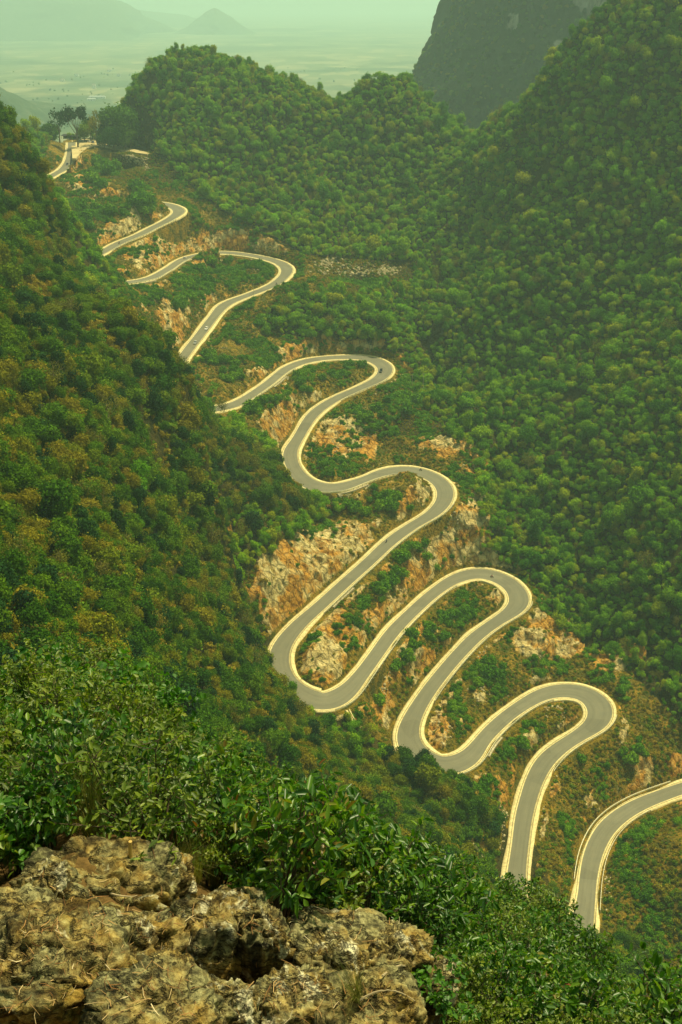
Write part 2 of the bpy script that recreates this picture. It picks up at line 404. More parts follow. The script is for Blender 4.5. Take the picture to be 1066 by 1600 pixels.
# the hills fall away to the plain behind
HZ = HZ-np.maximum(RG-1180, 0)*0.75
HZ = np.maximum(HZ, -400.0)
inC = inpoly(TXg, TYg, CLR[:, :2])
for ox, oy in ((9, 0), (-9, 0), (0, 20), (0, -20), (9, -14), (-9, -14)): inC |= inpoly(TXg+ox, TYg+oy, CLR[:, :2])
HZ = np.where(inC & (DR > 0.6), ZC-0.9, HZ)
pre = HZ.copy()
HZ = np.maximum(HZ, bil(LO, TXg, TYg, -1e4)); HZ = np.minimum(HZ, bil(UP, TXg, TYg, 1e4))
HZ = np.where(DR < 0.6, np.minimum(bil(ZN, TXg, TYg, 0.0)-0.6, np.where(DR < -0.5, 1e4, HZ)), HZ)
dr_, da_ = np.gradient(HZ, RR, axis=0), np.gradient(HZ, axis=1)/(RG*(AZ[1]-AZ[0]))
slope = np.hypot(dr_, da_)
PX, PY = project(TXg, TYg, HZ)
clear = (inpoly(PX, PY) & ~isL).astype(float)
near = sstep(DR, 0.3, 2.0)
nr = fbm(TXg/9, TYg/9, HZ/9, 4, 5)
RZ = [(450,930,75,95),(520,1005,50,60),(565,870,45,22),(540,695,62,45),(700,835,45,45),(640,765,30,22),(770,935,20,32),(835,1010,65,40),(905,1010,60,32),(690,1135,32,42),(760,1085,40,32),(870,1110,32,22),
      (262,520,26,45),(190,375,65,28),(130,290,45,18),(235,412,45,16),(350,382,70,12),(395,585,34,34),(440,655,28,34),(600,1080,26,50),(785,1290,16,40),(735,690,34,60),(600,800,30,40),(640,950,30,60),(720,740,30,40),(980,1030,40,40),(760,860,30,40),(455,545,40,16)]
RZ2 = [(460,905,70,80),(540,850,45,35),(420,960,50,50),(520,1000,38,50),(500,1040,30,30),(545,690,50,42),(715,840,35,45),(560,860,30,20),(850,1005,50,28),(785,925,16,25),(680,1140,24,30),(190,372,50,22),(262,520,20,40),(755,700,20,50),(745,800,26,40),(860,1000,65,32),(950,1035,34,22),(700,690,48,28),(130,285,40,14),(235,405,40,12)]
rz2 = sum(np.exp(-(((PX-a)/w_)**2+((PY-b)/h_)**2)**2) for a, b, w_, h_ in RZ2)*(DR < 70)*(~isL)
rz = sum(np.exp(-(((PX-a)/w_)**2+((PY-b)/h_)**2)) for a, b, w_, h_ in RZ)*(DR < 60)*(~isL)
rock = np.clip(np.clip(rz, 0, 1.2)*0.85*sstep(slope, 0.15, 0.6)+sstep(slope, 0.6, 1.1)*0.75+nr*1.5-0.38-sstep(DR, 5, 20)*0.6, 0, 1)*near*(DR < 60)
rock = np.maximum(rock, np.clip(rz2*1.0+nr*0.75-0.1, 0, 1)*near)
# craggy displacement in all three axes
cr = fbm(TXg/6, TYg/6, HZ/10, 4, 31, ridged=True); cr2 = fbm(TXg/2.4, TYg/2.4, HZ/5, 3, 41, ridged=True)
amp = near*(0.25+0.75*rock)*(1-0.6*sstep(DR, 30, 60))*np.where(farm < 0.6, 0.4, 1)
cr0 = fbm(TXg/14, TYg/14, HZ/12, 2, 35, ridged=True)
HZ2 = HZ+amp*(cr0*2.2+cr*2.2+cr2*1.3)*sstep(DR, 0.3, 4)+near*0.5*nr
XX = TXg+amp*(vnoise(TXg/2.5, TYg/2.5, HZ/3, 51))*1.3*(DR > 1); YY = TYg+amp*(vnoise(TXg/2.5, TYg/2.5, HZ/3, 52))*1.3*(DR > 1)
nR, nA = HZ.shape
idx = np.arange(nR*nA).reshape(nR, nA)
quads = np.stack([idx[:-1, :-1], idx[:-1, 1:], idx[1:, 1:], idx[1:, :-1]], -1).reshape(-1, 4)[:, ::-1]
V = np.stack([XX, YY, HZ2], -1).reshape(-1, 3)
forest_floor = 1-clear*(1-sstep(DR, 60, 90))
me = mesh_np('mountain_terrain', V, quads, False, {'rock': ('POINT', rock.ravel()), 'forest': ('POINT', forest_floor.ravel()), 'dist': ('POINT', np.clip(DR, 0, 99).ravel())})
def Hq(x, y):
    x = np.asarray(x, float); y = np.asarray(y, float)
    r = np.hypot(x, y); a = np.arctan2(x, y)
    v = np.clip(np.interp(r, RR, np.arange(nR)), 0, nR-1.001); u = np.clip((a-AZ[0])/(AZ[1]-AZ[0]), 0, nA-1.001)
    i = v.astype(int); j = u.astype(int); fv = v-i; fu = u-j
    return (HZ2[i, j]*(1-fu)+HZ2[i, j+1]*fu)*(1-fv)+(HZ2[i+1, j]*(1-fu)+HZ2[i+1, j+1]*fu)*fv
def gridq(A, x, y):
    r = np.hypot(x, y); a = np.arctan2(x, y)
    i = np.clip(np.interp(r, RR, np.arange(nR)), 0, nR-1).astype(int); j = np.clip((a-AZ[0])/(AZ[1]-AZ[0]), 0, nA-1).astype(int)
    return A[i, j]
ANG = np.arctan2(HZ2, RG); RUN = np.maximum.accumulate(ANG, axis=0)
def hit(px, py, r0=90, r1=1490):
    d = rayd(px, py); k = 1/math.hypot(d[0], d[1]); r = np.arange(r0, r1, 0.5)
    x, y, z_ = d[0]*k*r, d[1]*k*r, d[2]*k*r
    b = np.nonzero(z_ < Hq(x, y))[0]
    i = b[0] if len(b) else len(r)-1
    return np.array([x[i], y[i], float(Hq(x[i], y[i]))])

t = NT('mountain_ground')
co = t.coord()
A = lambda nm: t.n('ShaderNodeAttribute', attribute_name=nm).outputs['Fac']
n_big = t.noise(co, 0.03, 4); n_mid = t.noise(co, 0.15, 5, 0.65); n_fine = t.noise(co, 0.9, 5, 0.7)
cs = t.coord((1, 1, 0.6), (0.3, 0.2, 0)); n_rock = t.noise(cs, 0.38, 7, 0.75, 0.5)
vc = t.n('ShaderNodeTexVoronoi', feature='DISTANCE_TO_EDGE'); vc.inputs['Scale'].default_value = 0.26
dv = t.n('ShaderNodeVectorMath', operation='ADD'); nz3 = t.n('ShaderNodeTexNoise'); nz3.inputs['Scale'].default_value = 0.5; nz3.inputs['Detail'].default_value = 4; t.l(cs, nz3.inputs['Vector']); t.l(cs, dv.inputs[0]); t.l(nz3.outputs['Color'], dv.inputs[1]); t.l(dv.outputs[0], vc.inputs['Vector'])
crack = t.ramp(vc.outputs['Distance'], [(0.0, 0.35), (0.12, 0.85), (0.4, 1.0)])
rockc = t.ramp(n_rock, [(0.26, (0.10, 0.07, 0.02)), (0.38, (0.42, 0.31, 0.10)), (0.52, (0.78, 0.62, 0.26)), (0.70, (0.88, 0.78, 0.42))])
orange = t.ramp(n_rock, [(0.3, (0.22, 0.08, 0.008)), (0.5, (0.66, 0.32, 0.035)), (0.75, (0.86, 0.58, 0.16))])
rockc = t.mix(t.ramp(t.noise(co, 0.06, 4, 0.6), [(0.44, 0.0), (0.54, 0.95)]), rockc, orange)
rockc = t.mix(0.9, rockc, crack, 'MULTIPLY')
soil = t.ramp(n_fine, [(0.3, (0.10, 0.10, 0.008)), (0.5, (0.27, 0.18, 0.015)), (0.72, (0.46, 0.27, 0.035))])
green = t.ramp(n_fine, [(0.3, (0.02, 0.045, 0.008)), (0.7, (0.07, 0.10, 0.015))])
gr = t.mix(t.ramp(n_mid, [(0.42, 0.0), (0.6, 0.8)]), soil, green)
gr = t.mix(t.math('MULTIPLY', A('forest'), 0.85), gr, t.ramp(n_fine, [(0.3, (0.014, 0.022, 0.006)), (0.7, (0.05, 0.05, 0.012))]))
rm = t.ramp(t.math('ADD', A('rock'), t.math('MULTIPLY', t.math('SUBTRACT', n_fine, 0.5), 0.9)), [(0.32, 0.0), (0.5, 1.0)])
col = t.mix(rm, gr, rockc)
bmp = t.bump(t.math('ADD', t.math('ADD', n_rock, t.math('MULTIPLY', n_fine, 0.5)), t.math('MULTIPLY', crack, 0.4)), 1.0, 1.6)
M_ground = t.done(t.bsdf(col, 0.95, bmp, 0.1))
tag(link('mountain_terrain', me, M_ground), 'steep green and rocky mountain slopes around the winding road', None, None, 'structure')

# ------------------------------------------------------------------ road surfaces
def ribbon(name, o0, o1, dz0, dz1, mat, skirt=None, a=0, b=None, nsub=1):
    """strip between lateral offsets o0 and o1 (arrays, + = left), optional skirt depth on either edge"""
    b = b or NR; o0 = o0[a:b]; o1 = o1[a:b]
    cols = []
    sk0, sk1 = skirt or (0, 0)
    if sk0: cols.append((o0, dz0-sk0))
    for k in range(nsub+1):
        f = k/nsub; cols.append((o0*(1-f)+o1*f, dz0*(1-f)+dz1*f))
    if sk1: cols.append((o1, dz1-sk1))
    V = []
    for o, dz in cols:
        V.append(np.c_[CX[a:b]+NX[a:b]*o, CY[a:b]+NY[a:b]*o, CZ[a:b]+dz])
    V = np.stack(V, 1); n, m, _ = V.shape
    idx = np.arange(n*m).reshape(n, m)
    q = np.stack([idx[:-1, :-1], idx[1:, :-1], idx[1:, 1:], idx[:-1, 1:]], -1).reshape(-1, 4)
    lat = np.stack([np.broadcast_to(o, n) for o, _ in cols], 1)/np.repeat(HW[a:b][:, None], m, 1)
    lon = np.repeat(ss[a:b][:, None], m, 1)
    return mesh_np(name, V.reshape(-1, 3), q, False, {'lat': ('POINT', lat.ravel()), 'lon': ('POINT', lon.ravel())})
t = NT('asphalt')
co = t.coord(); n = t.noise(co, 0.25, 4, 0.6); nf = t.noise(co, 6, 4, 0.7)
lat = t.n('ShaderNodeAttribute', attribute_name='lat').outputs['Fac']; lon = t.n('ShaderNodeAttribute', attribute_name='lon').outputs['Fac']
cv = t.n('ShaderNodeCombineXYZ'); t.l(t.math('MULTIPLY', lat, 5.0), cv.inputs[0]); t.l(t.math('MULTIPLY', lon, 0.05), cv.inputs[1])
ns = t.noise(cv.outputs[0], 1.0, 4, 0.6)
cv2 = t.n('ShaderNodeCombineXYZ'); t.l(t.math('MULTIPLY', lat, 4.0), cv2.inputs[0]); t.l(lon, cv2.inputs[1])
c = t.ramp(ns, [(0.3, (0.135, 0.135, 0.092)), (0.7, (0.19, 0.185, 0.122))])
c = t.mix(t.ramp(n, [(0.35, 0.0), (0.7, 0.35)]), c, (0.24, 0.22, 0.13))
c = t.mix(0.25, c, t.ramp(nf, [(0.3, (0.13, 0.12, 0.08)), (0.7, (0.28, 0.26, 0.17))]))
vp = t.n('ShaderNodeTexVoronoi'); vp.inputs['Scale'].default_value = 0.09; t.l(cv2.outputs[0], vp.inputs['Vector'])
spc = t.n('ShaderNodeSeparateColor'); t.l(vp.outputs['Color'], spc.inputs[0])
c = t.mix(1.0, c, t.ramp(spc.outputs[0], [(0.0, 0.86), (0.12, 0.98), (0.8, 1.0), (1.0, 1.07)]), 'MULTIPLY')
wt = t.ramp(t.math('ABSOLUTE', t.math('SUBTRACT', t.math('ABSOLUTE', lat), 0.48)), [(0.0, 0.90), (0.2, 1.0)])
c = t.mix(0.9, c, wt, 'MULTIPLY')
M_asph = t.done(t.bsdf(c, 0.85, t.bump(nf, 0.2, 0.02), 0.25))
t = NT('pale_concrete')
co = t.coord(); n = t.noise(co, 0.8, 5, 0.7); n2 = t.noise(co, 5, 4)
c = t.ramp(n, [(0.28, (0.30, 0.22, 0.09)), (0.40, (0.58, 0.46, 0.19)), (0.55, (0.78, 0.67, 0.30)), (0.7, (0.86, 0.77, 0.40))])
c = t.mix(0.2, c, t.ramp(n2, [(0.3, (0.4, 0.3, 0.15)), (0.7, (0.85, 0.78, 0.5))]))
M_conc = t.done(t.bsdf(c, 0.85, t.bump(n2, 0.3, 0.03), 0.2))
M_rail = simple('rail_paint', (0.84, 0.78, 0.52), 0.6, 0.3, 0.12, 2)
M_post = simple('post_concrete', (0.62, 0.56, 0.36), 0.8, 0.2, 0.2, 4)
RPX, RPY = project(CX, CY, CZ)
def ridx(px, py): return int(np.argmin((RPX-px)**2+(RPY-py)**2))
def rpt(i, off, dz=0.0): return Vector((CX[i]+NX[i]*off, CY[i]+NY[i]*off, CZ[i]+dz))
RUNS = [((264,343),(165,392),'pale guard rail on the near side of the short upper leg below the pass',None),
    ((182,443),(289,404),'pale guard rail on the near side of the second leg from the top',None),
    ((365,632),(450,577),'pale guard rail on the near side of the leg leaving the trees halfway up',None),
    ((592,592),(521,625),'pale guard rail on the outer side just below the dark vehicle bend',None),
    ((487,760),(655,737),'pale guard rail with close posts on the near side above the bank of green bushes',None),
    ((694,785),(492,955),'long pale guard rail down the straight leg above the biggest rock cliff',None),
    ((515,1097),(700,912),'pale guard rail on the near side of the leg starting at the left turn',None),
    ((812,940),(662,1092),'pale guard rail round the third bend from the bottom and down its leg',None),
    ((680,1195),(850,1084),'pale guard rail on the near side of the leg starting at the bottom left turn',None),
    ((938,1115),(845,1200),'pale guard rail round the outer side of the large lower right bend',None),
    ((918,1380),(1060,1236),'pale guard rail on the upper side of the lowest leg of the road',1),
    ((914,1420),(1000,1257),'pale guard rail on the lower side of the lowest leg of the road',-1)]
narrow = {1: np.zeros(NR), -1: np.zeros(NR)}; RUN2 = []
for pa, pb, lb, sd_ in RUNS:
    a, b = sorted((ridx(*pa), ridx(*pb))); mid = (a+b)//2
    near_side = 1 if project(*rpt(mid, 6))[1] > project(*rpt(mid, -6))[1] else -1
    side = near_side if sd_ is None else (-near_side if sd_ == 1 else near_side)
    narrow[side][a:b+1] = 1; RUN2.append((a, b, lb, side))
narrow = {k: gsm(v, 3) for k, v in narrow.items()}
wob = -1.25*narrow[1]+fbm(ss/14, ss*0, ss*0, 4, 61)*0.75
wob2 = -1.25*narrow[-1]+fbm(ss/14, ss*0+5, ss*0, 4, 62)*0.75
road = link('road', ribbon('road', -HW, HW, 0.0, 0.0, M_asph, nsub=8), M_asph); tag(road, 'grey asphalt road winding down the mountain in hairpin bends', None, None, 'structure')
# gutter, kerb and verge each side: a flat shoulder, then a raised kerb that carries the rail
g1 = link('road_shoulder', ribbon('road_shoulder', HW, HW+SHO+wob, 0.03, 0.05, M_conc, (0.2, 1.6), nsub=2), M_conc)
tag(g1, 'pale concrete shoulder along the left hand side of the road going down', None, None, 'structure')
g2 = link('road_shoulder', ribbon('road_shoulder', -HW-SHO-wob2, -HW, 0.05, 0.03, M_conc, (1.6, 0.2), nsub=2), M_conc)
tag(g2, 'pale concrete shoulder along the right hand side of the road going down', None, None, 'structure')
dark = simple('gutter_dirt', (0.12, 0.10, 0.05), 0.9, 0.1, 0.4, 1.5)
for sg in (1, -1):
    o0 = sg*(HW+0.62); o1 = sg*(HW+0.84)
    if sg < 0: o0, o1 = o1, o0
    tag(link('road_gutter', ribbon('road_gutter', o0, o1, 0.046, 0.050, dark), dark), 'thin dark gutter line in the pale shoulder', None, None, 'structure')
# ------------------------------------------------------------------ far plain and hills
def quad_grid(nx, ny, wrap=False):
    idx = np.arange(nx*ny).reshape(ny, nx)
    if wrap: idx = np.c_[idx, idx[:, :1]]
    return np.stack([idx[:-1, :-1], idx[:-1, 1:], idx[1:, 1:], idx[1:, :-1]], -1).reshape(-1, 4)
gxx, gyy = np.meshgrid(np.linspace(-26000, 26000, 131), np.linspace(-14000, 40000, 136))
pz = -345+6*fbm(gxx/2500, gyy/2500, gxx*0, 3, 71)
t = NT('valley_fields'); co = t.coord()
vo = t.n('ShaderNodeTexVoronoi'); vo.inputs['Scale'].default_value = 0.006; vo.distance = 'MANHATTAN'
t.l(t.coord((1.6, 0.8, 1), (0, 0, 0.25)), vo.inputs['Vector'])
sp = t.n('ShaderNodeSeparateColor'); t.l(vo.outputs['Color'], sp.inputs[0])
c = t.ramp(sp.outputs[0], [(0, (0.11, 0.14, 0.05)), (0.5, (0.15, 0.17, 0.07)), (0.8, (0.20, 0.20, 0.09)), (1.0, (0.29, 0.26, 0.12))])
c = t.mix(t.ramp(t.noise(co, 0.0016, 5, 0.6), [(0.5, 0.0), (0.6, 0.9)]), c, (0.035, 0.07, 0.02))
M_plain = t.done(t.bsdf(c, 0.95, None, 0.1))
tag(link('valley_ground', mesh_np('valley_ground', np.c_[gxx.ravel(), gyy.ravel(), pz.ravel()], quad_grid(131, 136), True), M_plain), 'flat valley floor with pale and green fields beyond the pass', None, None, 'structure')
t = NT('far_hill_cover'); co = t.coord(); n = t.noise(co, 0.02, 6, 0.7)
M_far = t.done(t.bsdf(t.ramp(n, [(0.3, (0.02, 0.045, 0.015)), (0.55, (0.05, 0.08, 0.03)), (0.75, (0.16, 0.16, 0.10))]), 0.95, None, 0.05))
def far_hill(px, py, r, wpx, seed, label, sharp=1.5):
    top = rp(px, py, r); R0 = wpx/F*r*0.5*1.1; base = -348.0; H = top[2]-base
    a = np.linspace(0, 2*math.pi, 96, endpoint=False); q = np.linspace(0, 1, 40)
    A_, Q_ = np.meshgrid(a, q)
    rad = R0*(1-Q_)*(1+0.45*fbm(np.cos(A_)*1.4+seed, np.sin(A_)*1.4, Q_*2.5, 4, seed))
    zz = base+H*(1-(1-Q_)**sharp)*(1+0.05*fbm(np.cos(A_)*3, np.sin(A_)*3, Q_*4+seed, 3, seed+9)*(1-Q_))
    Vv = np.c_[(top[0]+rad*np.cos(A_)).ravel(), (top[1]+rad*np.sin(A_)).ravel(), zz.ravel()]
    tag(link('far_hill', mesh_np('far_hill', Vv, quad_grid(96, 40, True), True), M_far), label, None, None, 'structure')
far_hill(335, 12, 11500, 95, 3, 'faint pointed hill in the haze above the main round hill', 1.25)
far_hill(438, 44, 12500, 130, 4, 'faint low rounded hill in the haze to the right of the pointed one', 1.7)
far_hill(250, 66, 14500, 200, 5, 'faint hill in the haze above the fields', 1.6)
far_hill(-20, -60, 11500, 420, 6, 'broad faint mountain at the left edge of the sky', 1.4)
far_hill(150, 10, 15000, 330, 8, 'very faint ridge behind the fields on the left', 1.5)
far_hill(545, 84, 12500, 260, 9, 'faint low ridge beyond the notch between the hills', 1.5)
far_hill(-50, 118, 3300, 220, 10, 'dark hazy wooded hill at the left edge beyond the near slope', 1.5)
far_hill(40, 158, 3600, 210, 12, 'low hazy wooded rise behind the lone tree', 1.7)
# great shaded cliff mountain, upper right
na, nq = 420, 240
A_, Q_ = np.meshgrid(np.linspace(0, 2*math.pi, na, endpoint=False), np.linspace(0, 1, nq))
zz = -350+680*Q_
cxm, cym = 492.0, 1760.0
rad = (480-0.46*(zz+330))
rad = np.where(zz > 190, rad*np.sqrt(np.clip(1-((zz-190)/142)**2, 0, 1)), rad)
wx, wy = np.cos(A_)*rad, np.sin(A_)*rad
disp = 26*fbm(wx/130+3, wy/130, zz/190, 4, 81)+15*fbm(wx/38, wy/38, zz/85, 4, 82, True)+4*fbm(wx/9, wy/9, zz/16, 3, 83)
ledge = 7*np.sin(zz/24+2*fbm(wx/60, wy/60, zz/60, 2, 84))
rad2 = rad+(disp+ledge)*np.minimum(1, rad/80)
wx, wy = cxm+np.cos(A_)*rad2, cym+np.sin(A_)*rad2
ppx, ppy = project(wx, wy, zz)
jj = fbm(wx/14, wy/14, zz/40, 3, 85)
def patch(cx_, cy_, w, h): return np.exp(-(((ppx-cx_)/w)**2+((ppy-cy_)/h)**2)**2)
bare = np.clip((patch(945, 4, 48, 24)+patch(876, 76, 14, 20)*0.9+patch(800, 30, 10, 26)*0.4)*(1.1+1.1*jj)+np.clip(jj-0.35, 0, 1)*0.8, 0, 1)
t = NT('cliff_cover'); co = t.coord((1, 1, 0.3)); n = t.noise(co, 0.12, 6, 0.75)
grn = t.ramp(t.noise(t.coord(), 0.10, 5, 0.7), [(0.3, (0.014, 0.035, 0.014)), (0.7, (0.05, 0.075, 0.025))])
rk = t.ramp(n, [(0.3, (0.14, 0.13, 0.10)), (0.6, (0.42, 0.40, 0.32))])
ba = t.n('ShaderNodeAttribute', attribute_name='bare').outputs['Fac']
M_cliff = t.done(t.bsdf(t.mix(t.ramp(t.math('ADD', ba, t.math('MULTIPLY', t.math('SUBTRACT', n, 0.5), 0.9)), [(0.35, 0.0), (0.6, 1.0)]), grn, rk), 0.95, t.bump(n, 0.8, 4.0), 0.05))
cme = mesh_np('cliff_mountain', np.c_[wx.ravel(), wy.ravel(), zz.ravel()], quad_grid(na, nq, True), False, {'bare': ('POINT', bare.ravel())})
tag(link('cliff_mountain', cme, M_cliff), 'steep blue green cliff mountain with pale bare rock patches', None, None, 'structure')

# ------------------------------------------------------------------ foliage building
def cards(C, N, size, asp=1.0, jit=0.6, r=rng):
    """one quad per leaf clump at C facing roughly N"""
    n = len(C); N = N+r.normal(0, jit, (n, 3)); N /= np.linalg.norm(N, axis=1)[:, None]+1e-9
    U = np.cross(N, r.normal(0, 1, (n, 3))); U /= np.linalg.norm(U, axis=1)[:, None]+1e-9
    W = np.cross(N, U); s_ = (size*r.uniform(0.6, 1.3, n))[:, None]
    U = U*s_*asp; W = W*s_*r.uniform(0.5, 0.9, n)[:, None]
    V = np.stack([C-U, C-W*0.9, C+U, C+W], 1).reshape(-1, 3)
    return V, np.arange(4*n).reshape(n, 4)
def crown_mesh(name, seed, n=1300, lobes=9, size=0.13, shape=(1, 1, 0.9), cz=1.25, spread=0.62, lr=(0.32, 0.55), fill=0.2, sparse=1.0):
    r = np.random.default_rng(seed)
    LCn = []
    for k in range(lobes):
        while True:
            v = r.uniform(-1, 1, 3)
            if np.linalg.norm(v) < 1: break
        LCn.append(v*spread*np.array(shape)+np.array([0, 0, cz]))
    LCn = np.array(LCn); LRd = r.uniform(lr[0], lr[1], lobes)
    pr = LRd**2; k = r.choice(lobes, n, p=pr/pr.sum())
    d = r.normal(0, 1, (n, 3)); d[:, 2] += 0.25; d /= np.linalg.norm(d, axis=1)[:, None]
    rad = np.where(r.random(n) < fill, r.uniform(0.2, 0.9, n), r.uniform(0.82, 1.08, n))
    C = LCn[k]+d*(LRd[k]*rad)[:, None]*np.array([1, 1, 0.85])
    # ragged twigs outside
    m = r.random(n) < 0.2; C[m] += d[m]*r.uniform(.04, .26, m.sum())[:, None]
    if sparse < 1: kk = r.random(n) < sparse; C = C[kk]; d = d[kk]
    V, Q = cards(C, d, size, 1.0, 0.55, r)
    return mesh_np(name, V, Q, False, {'rnd': ('FACE', r.random(len(Q)))}), LCn
def trunk_mesh(name, seed, lobes, rad=0.06, mat=None, twigs=0):
    r = random.Random(seed); m = MB(); top = Vector((0.03, 0.02, 1.0))
    m.tube([(0, 0, -0.5), (0.01, 0.02, 0.3), (0.04, -0.02, 0.7), (0.02, 0.02, 1.15), (0.0, 0.03, 1.6)], [rad*1.3, rad, rad*0.8, rad*0.55, rad*0.2], 7)
    for lc in lobes[:7]:
        z0 = r.uniform(0.55, 1.0); e = Vector(lc); mid = Vector((e.x*0.45, e.y*0.45, (z0+e.z)*0.5-0.05))
        m.tube([(0.03, 0, z0), mid, e], [rad*0.5, rad*0.32, rad*0.12], 5)
        for q in range(twigs):
            v = Vector((r.uniform(-1, 1), r.uniform(-1, 1), r.uniform(-0.1, 1))).normalized()
            m.tube([mid.lerp(e, r.uniform(0.2, 1)), e+v*r.uniform(0.12, 0.3), e+v*r.uniform(0.35, 0.55)+Vector((r.uniform(-.1, .1), r.uniform(-.1, .1), 0.05))], [rad*0.2, rad*0.12, rad*0.04], 4)
    o = m.build(name, mat); me = o.data; bpy.data.objects.remove(o); return me
VAR = []      # (kind, crown mesh, trunk mesh, crown material, trunk material)
def kind(name, cname, cm, tm, mat, tmat): cm.materials.append(mat); tm.materials.append(tmat); VAR.append((name, cname, cm, tm))
for sd_, (nl, sp_, shp, cz, sz) in enumerate([(11, 0.62, (1, 1, .75), 1.2, .105), (9, 0.55, (1, .9, .9), 1.25, .115), (13, 0.7, (1, 1, .6), 1.15, .10), (8, 0.5, (.85, .9, 1.25), 1.4, .11), (10, .66, (1.1, .85, .8), 1.2, .11), (12, .6, (.9, 1, 1.0), 1.3, .1)]):
    cm, lc = crown_mesh('crown', 100+sd_, 2600, nl, sz*0.72, shp, cz, sp_)
    kind('broadleaf_tree', 'crown', cm, trunk_mesh('trunk', 200+sd_, lc), M_leaf if sd_ != 3 else M_leaf_dark, M_bark)
for sd_ in range(2):     # thin dry trees with pale branches
    cm, lc = crown_mesh('crown', 120+sd_, 800, 9, .055, (1, 1, .9), 1.35, .7, fill=.5)
    kind('dry_tree', 'crown', cm, trunk_mesh('trunk', 220+sd_, lc, 0.05, None, 4), M_leaf_dry, M_bark_pale)
for sd_ in range(2):     # low bushes
    cm, lc = crown_mesh('foliage', 140+sd_, 1000, 9, .12, (1.1, 1.1, .55), .5, .6, (.3, .5))
    kind('green_bush', 'foliage', cm, trunk_mesh('stem', 240+sd_, lc*[1, 1, .6], 0.04), M_bush, M_bark)
for sd_ in range(3):     # scrub tufts
    cm, lc = crown_mesh('foliage', 160+sd_, 330, 6, .17, (1.2, 1.2, .4), .3, .6, (.25, .5), fill=.35)
    kind('scrub_tuft', 'foliage', cm, trunk_mesh('stem', 260+sd_, lc*[1, 1, .4], 0.04), M_scrub, M_bark)
for sd_, (nl, sp_, shp, cz, sz) in enumerate([(11, 0.62, (1, 1, .75), 1.2, .105), (9, 0.55, (1, .9, .9), 1.25, .115), (13, 0.7, (1, 1, .6), 1.15, .10), (14, .75, (1.1, .8, .9), 1.3, .09), (8, 0.5, (.8, .85, 1.3), 1.4, .1)]):
    cm, lc = crown_mesh('crown', 180+sd_, 2200, nl, sz*.75, shp, cz, sp_, (.25, .5))
    kind('broadleaf_tree', 'crown', cm, trunk_mesh('trunk', 280+sd_, lc), M_leaf2, M_bark)
PROTO = {}
def plant(vi, loc, s, label, cat, group=None, rz=None, sz=None):
    """first use of a variant builds it, later uses copy it with its parts"""
    nm, cn, cm, tm = VAR[vi]
    if vi not in PROTO:
        root = empty(nm, loc); link('trunk' if nm != 'green_bush' and nm != 'scrub_tuft' else 'stem', tm, None, root); PROTO[vi] = (root, link(cn, cm, None, root))
    else: root = copy_tree(PROTO[vi][0])
    root.location = loc; root.rotation_euler = (0, 0, random.uniform(0, 6.28) if rz is None else rz)
    root.scale = (s, s, s*(sz or random.uniform(0.85, 1.2)))
    tag(root, label, cat, group)
    return root
# ---- candidate sites
def sites(spacing, r0, r1, az0=-30, az1=30):
    out = []
    r = r0
    while r < r1:
        n = max(1, int(R_(az1-az0)*r/spacing)); a = R_(az0)+(np.arange(n)+rng.uniform(0, 1, n))*R_(az1-az0)/n
        rr = r+rng.uniform(-0.5, 0.5, n)*spacing; out.append(np.c_[np.sin(a)*rr, np.cos(a)*rr]); r += spacing*0.95
    return np.vstack(out)
def info(q):
    x, y = q[:, 0], q[:, 1]; z_ = Hq(x, y); px, py = project(x, y, z_)
    return dict(x=x, y=y, z=z_, px=px, py=py, r=np.hypot(x, y), d=bil(DI, x, y, 99.0), L=gridq(isL, x, y), rock=gridq(rock, x, y), sl=gridq(slope, x, y))
q = np.vstack([sites(3.35, 95, 520), sites(2.95, 520, 1230)])
sx = gridq(slope, q[:, 0], q[:, 1]); dup = rng.random(len(q)) < np.clip((sx-0.5)*0.9, 0, 1); q = np.vstack([q, q[dup]+rng.normal(0, 1.5, (dup.sum(), 2))]); I = info(q)
inclear = inpoly(I['px'], I['py']) & ~I['L']
cl_ = inpoly(I['x'], I['y'], CLR[:, :2]) | inpoly(I['x']+8, I['y'], CLR[:, :2]) | inpoly(I['x']-8, I['y'], CLR[:, :2]) | inpoly(I['x'], I['y']+14, CLR[:, :2]) | inpoly(I['x'], I['y']-14, CLR[:, :2])
nn = fbm(I['x']/30, I['y']/30, I['x']*0, 3, 91)
keep = (~inclear) & (~cl_) & (I['d'] > 4.5) & (np.where(I['L'], fbm(I['x']/17, I['y']/17, I['x']*0, 3, 97), nn) > np.where(I['L'], -0.33, -0.62))
ang = np.arctan2(I['z']+9, I['r']); keep &= ang > gridq(RUN, I['x'], I['y'])-0.02
keep &= (I['px'] > -160) & (I['px'] < 1226) & (I['py'] < 1720)
# trees further off the far hills can stand a little wider apart
keep &= (I['r'] < 620) | (rng.random(len(q)) < 0.86)
K = np.nonzero(keep)[0]
print('forest sites', len(K))
xs, ys, zs = I['x'][K], I['y'][K], I['z'][K]; rr_ = I['r'][K]
scl = np.clip(np.exp(rng.normal(0.86, 0.34, len(K))), 0.9, 4.6)*np.where(I['L'][K], 1.0, np.exp(rng.normal(-0.24, 0.24, len(K))))*np.where(rr_ < 330, 0.9, 1.0)*np.where(rng.random(len(K)) < 0.08, 1.35, 1)
vi = rng.choice(8, len(K), p=[.19, .17, .17, .12, .16, .11, .04, .04])
px_, py_ = I['px'][K], I['py'][K]
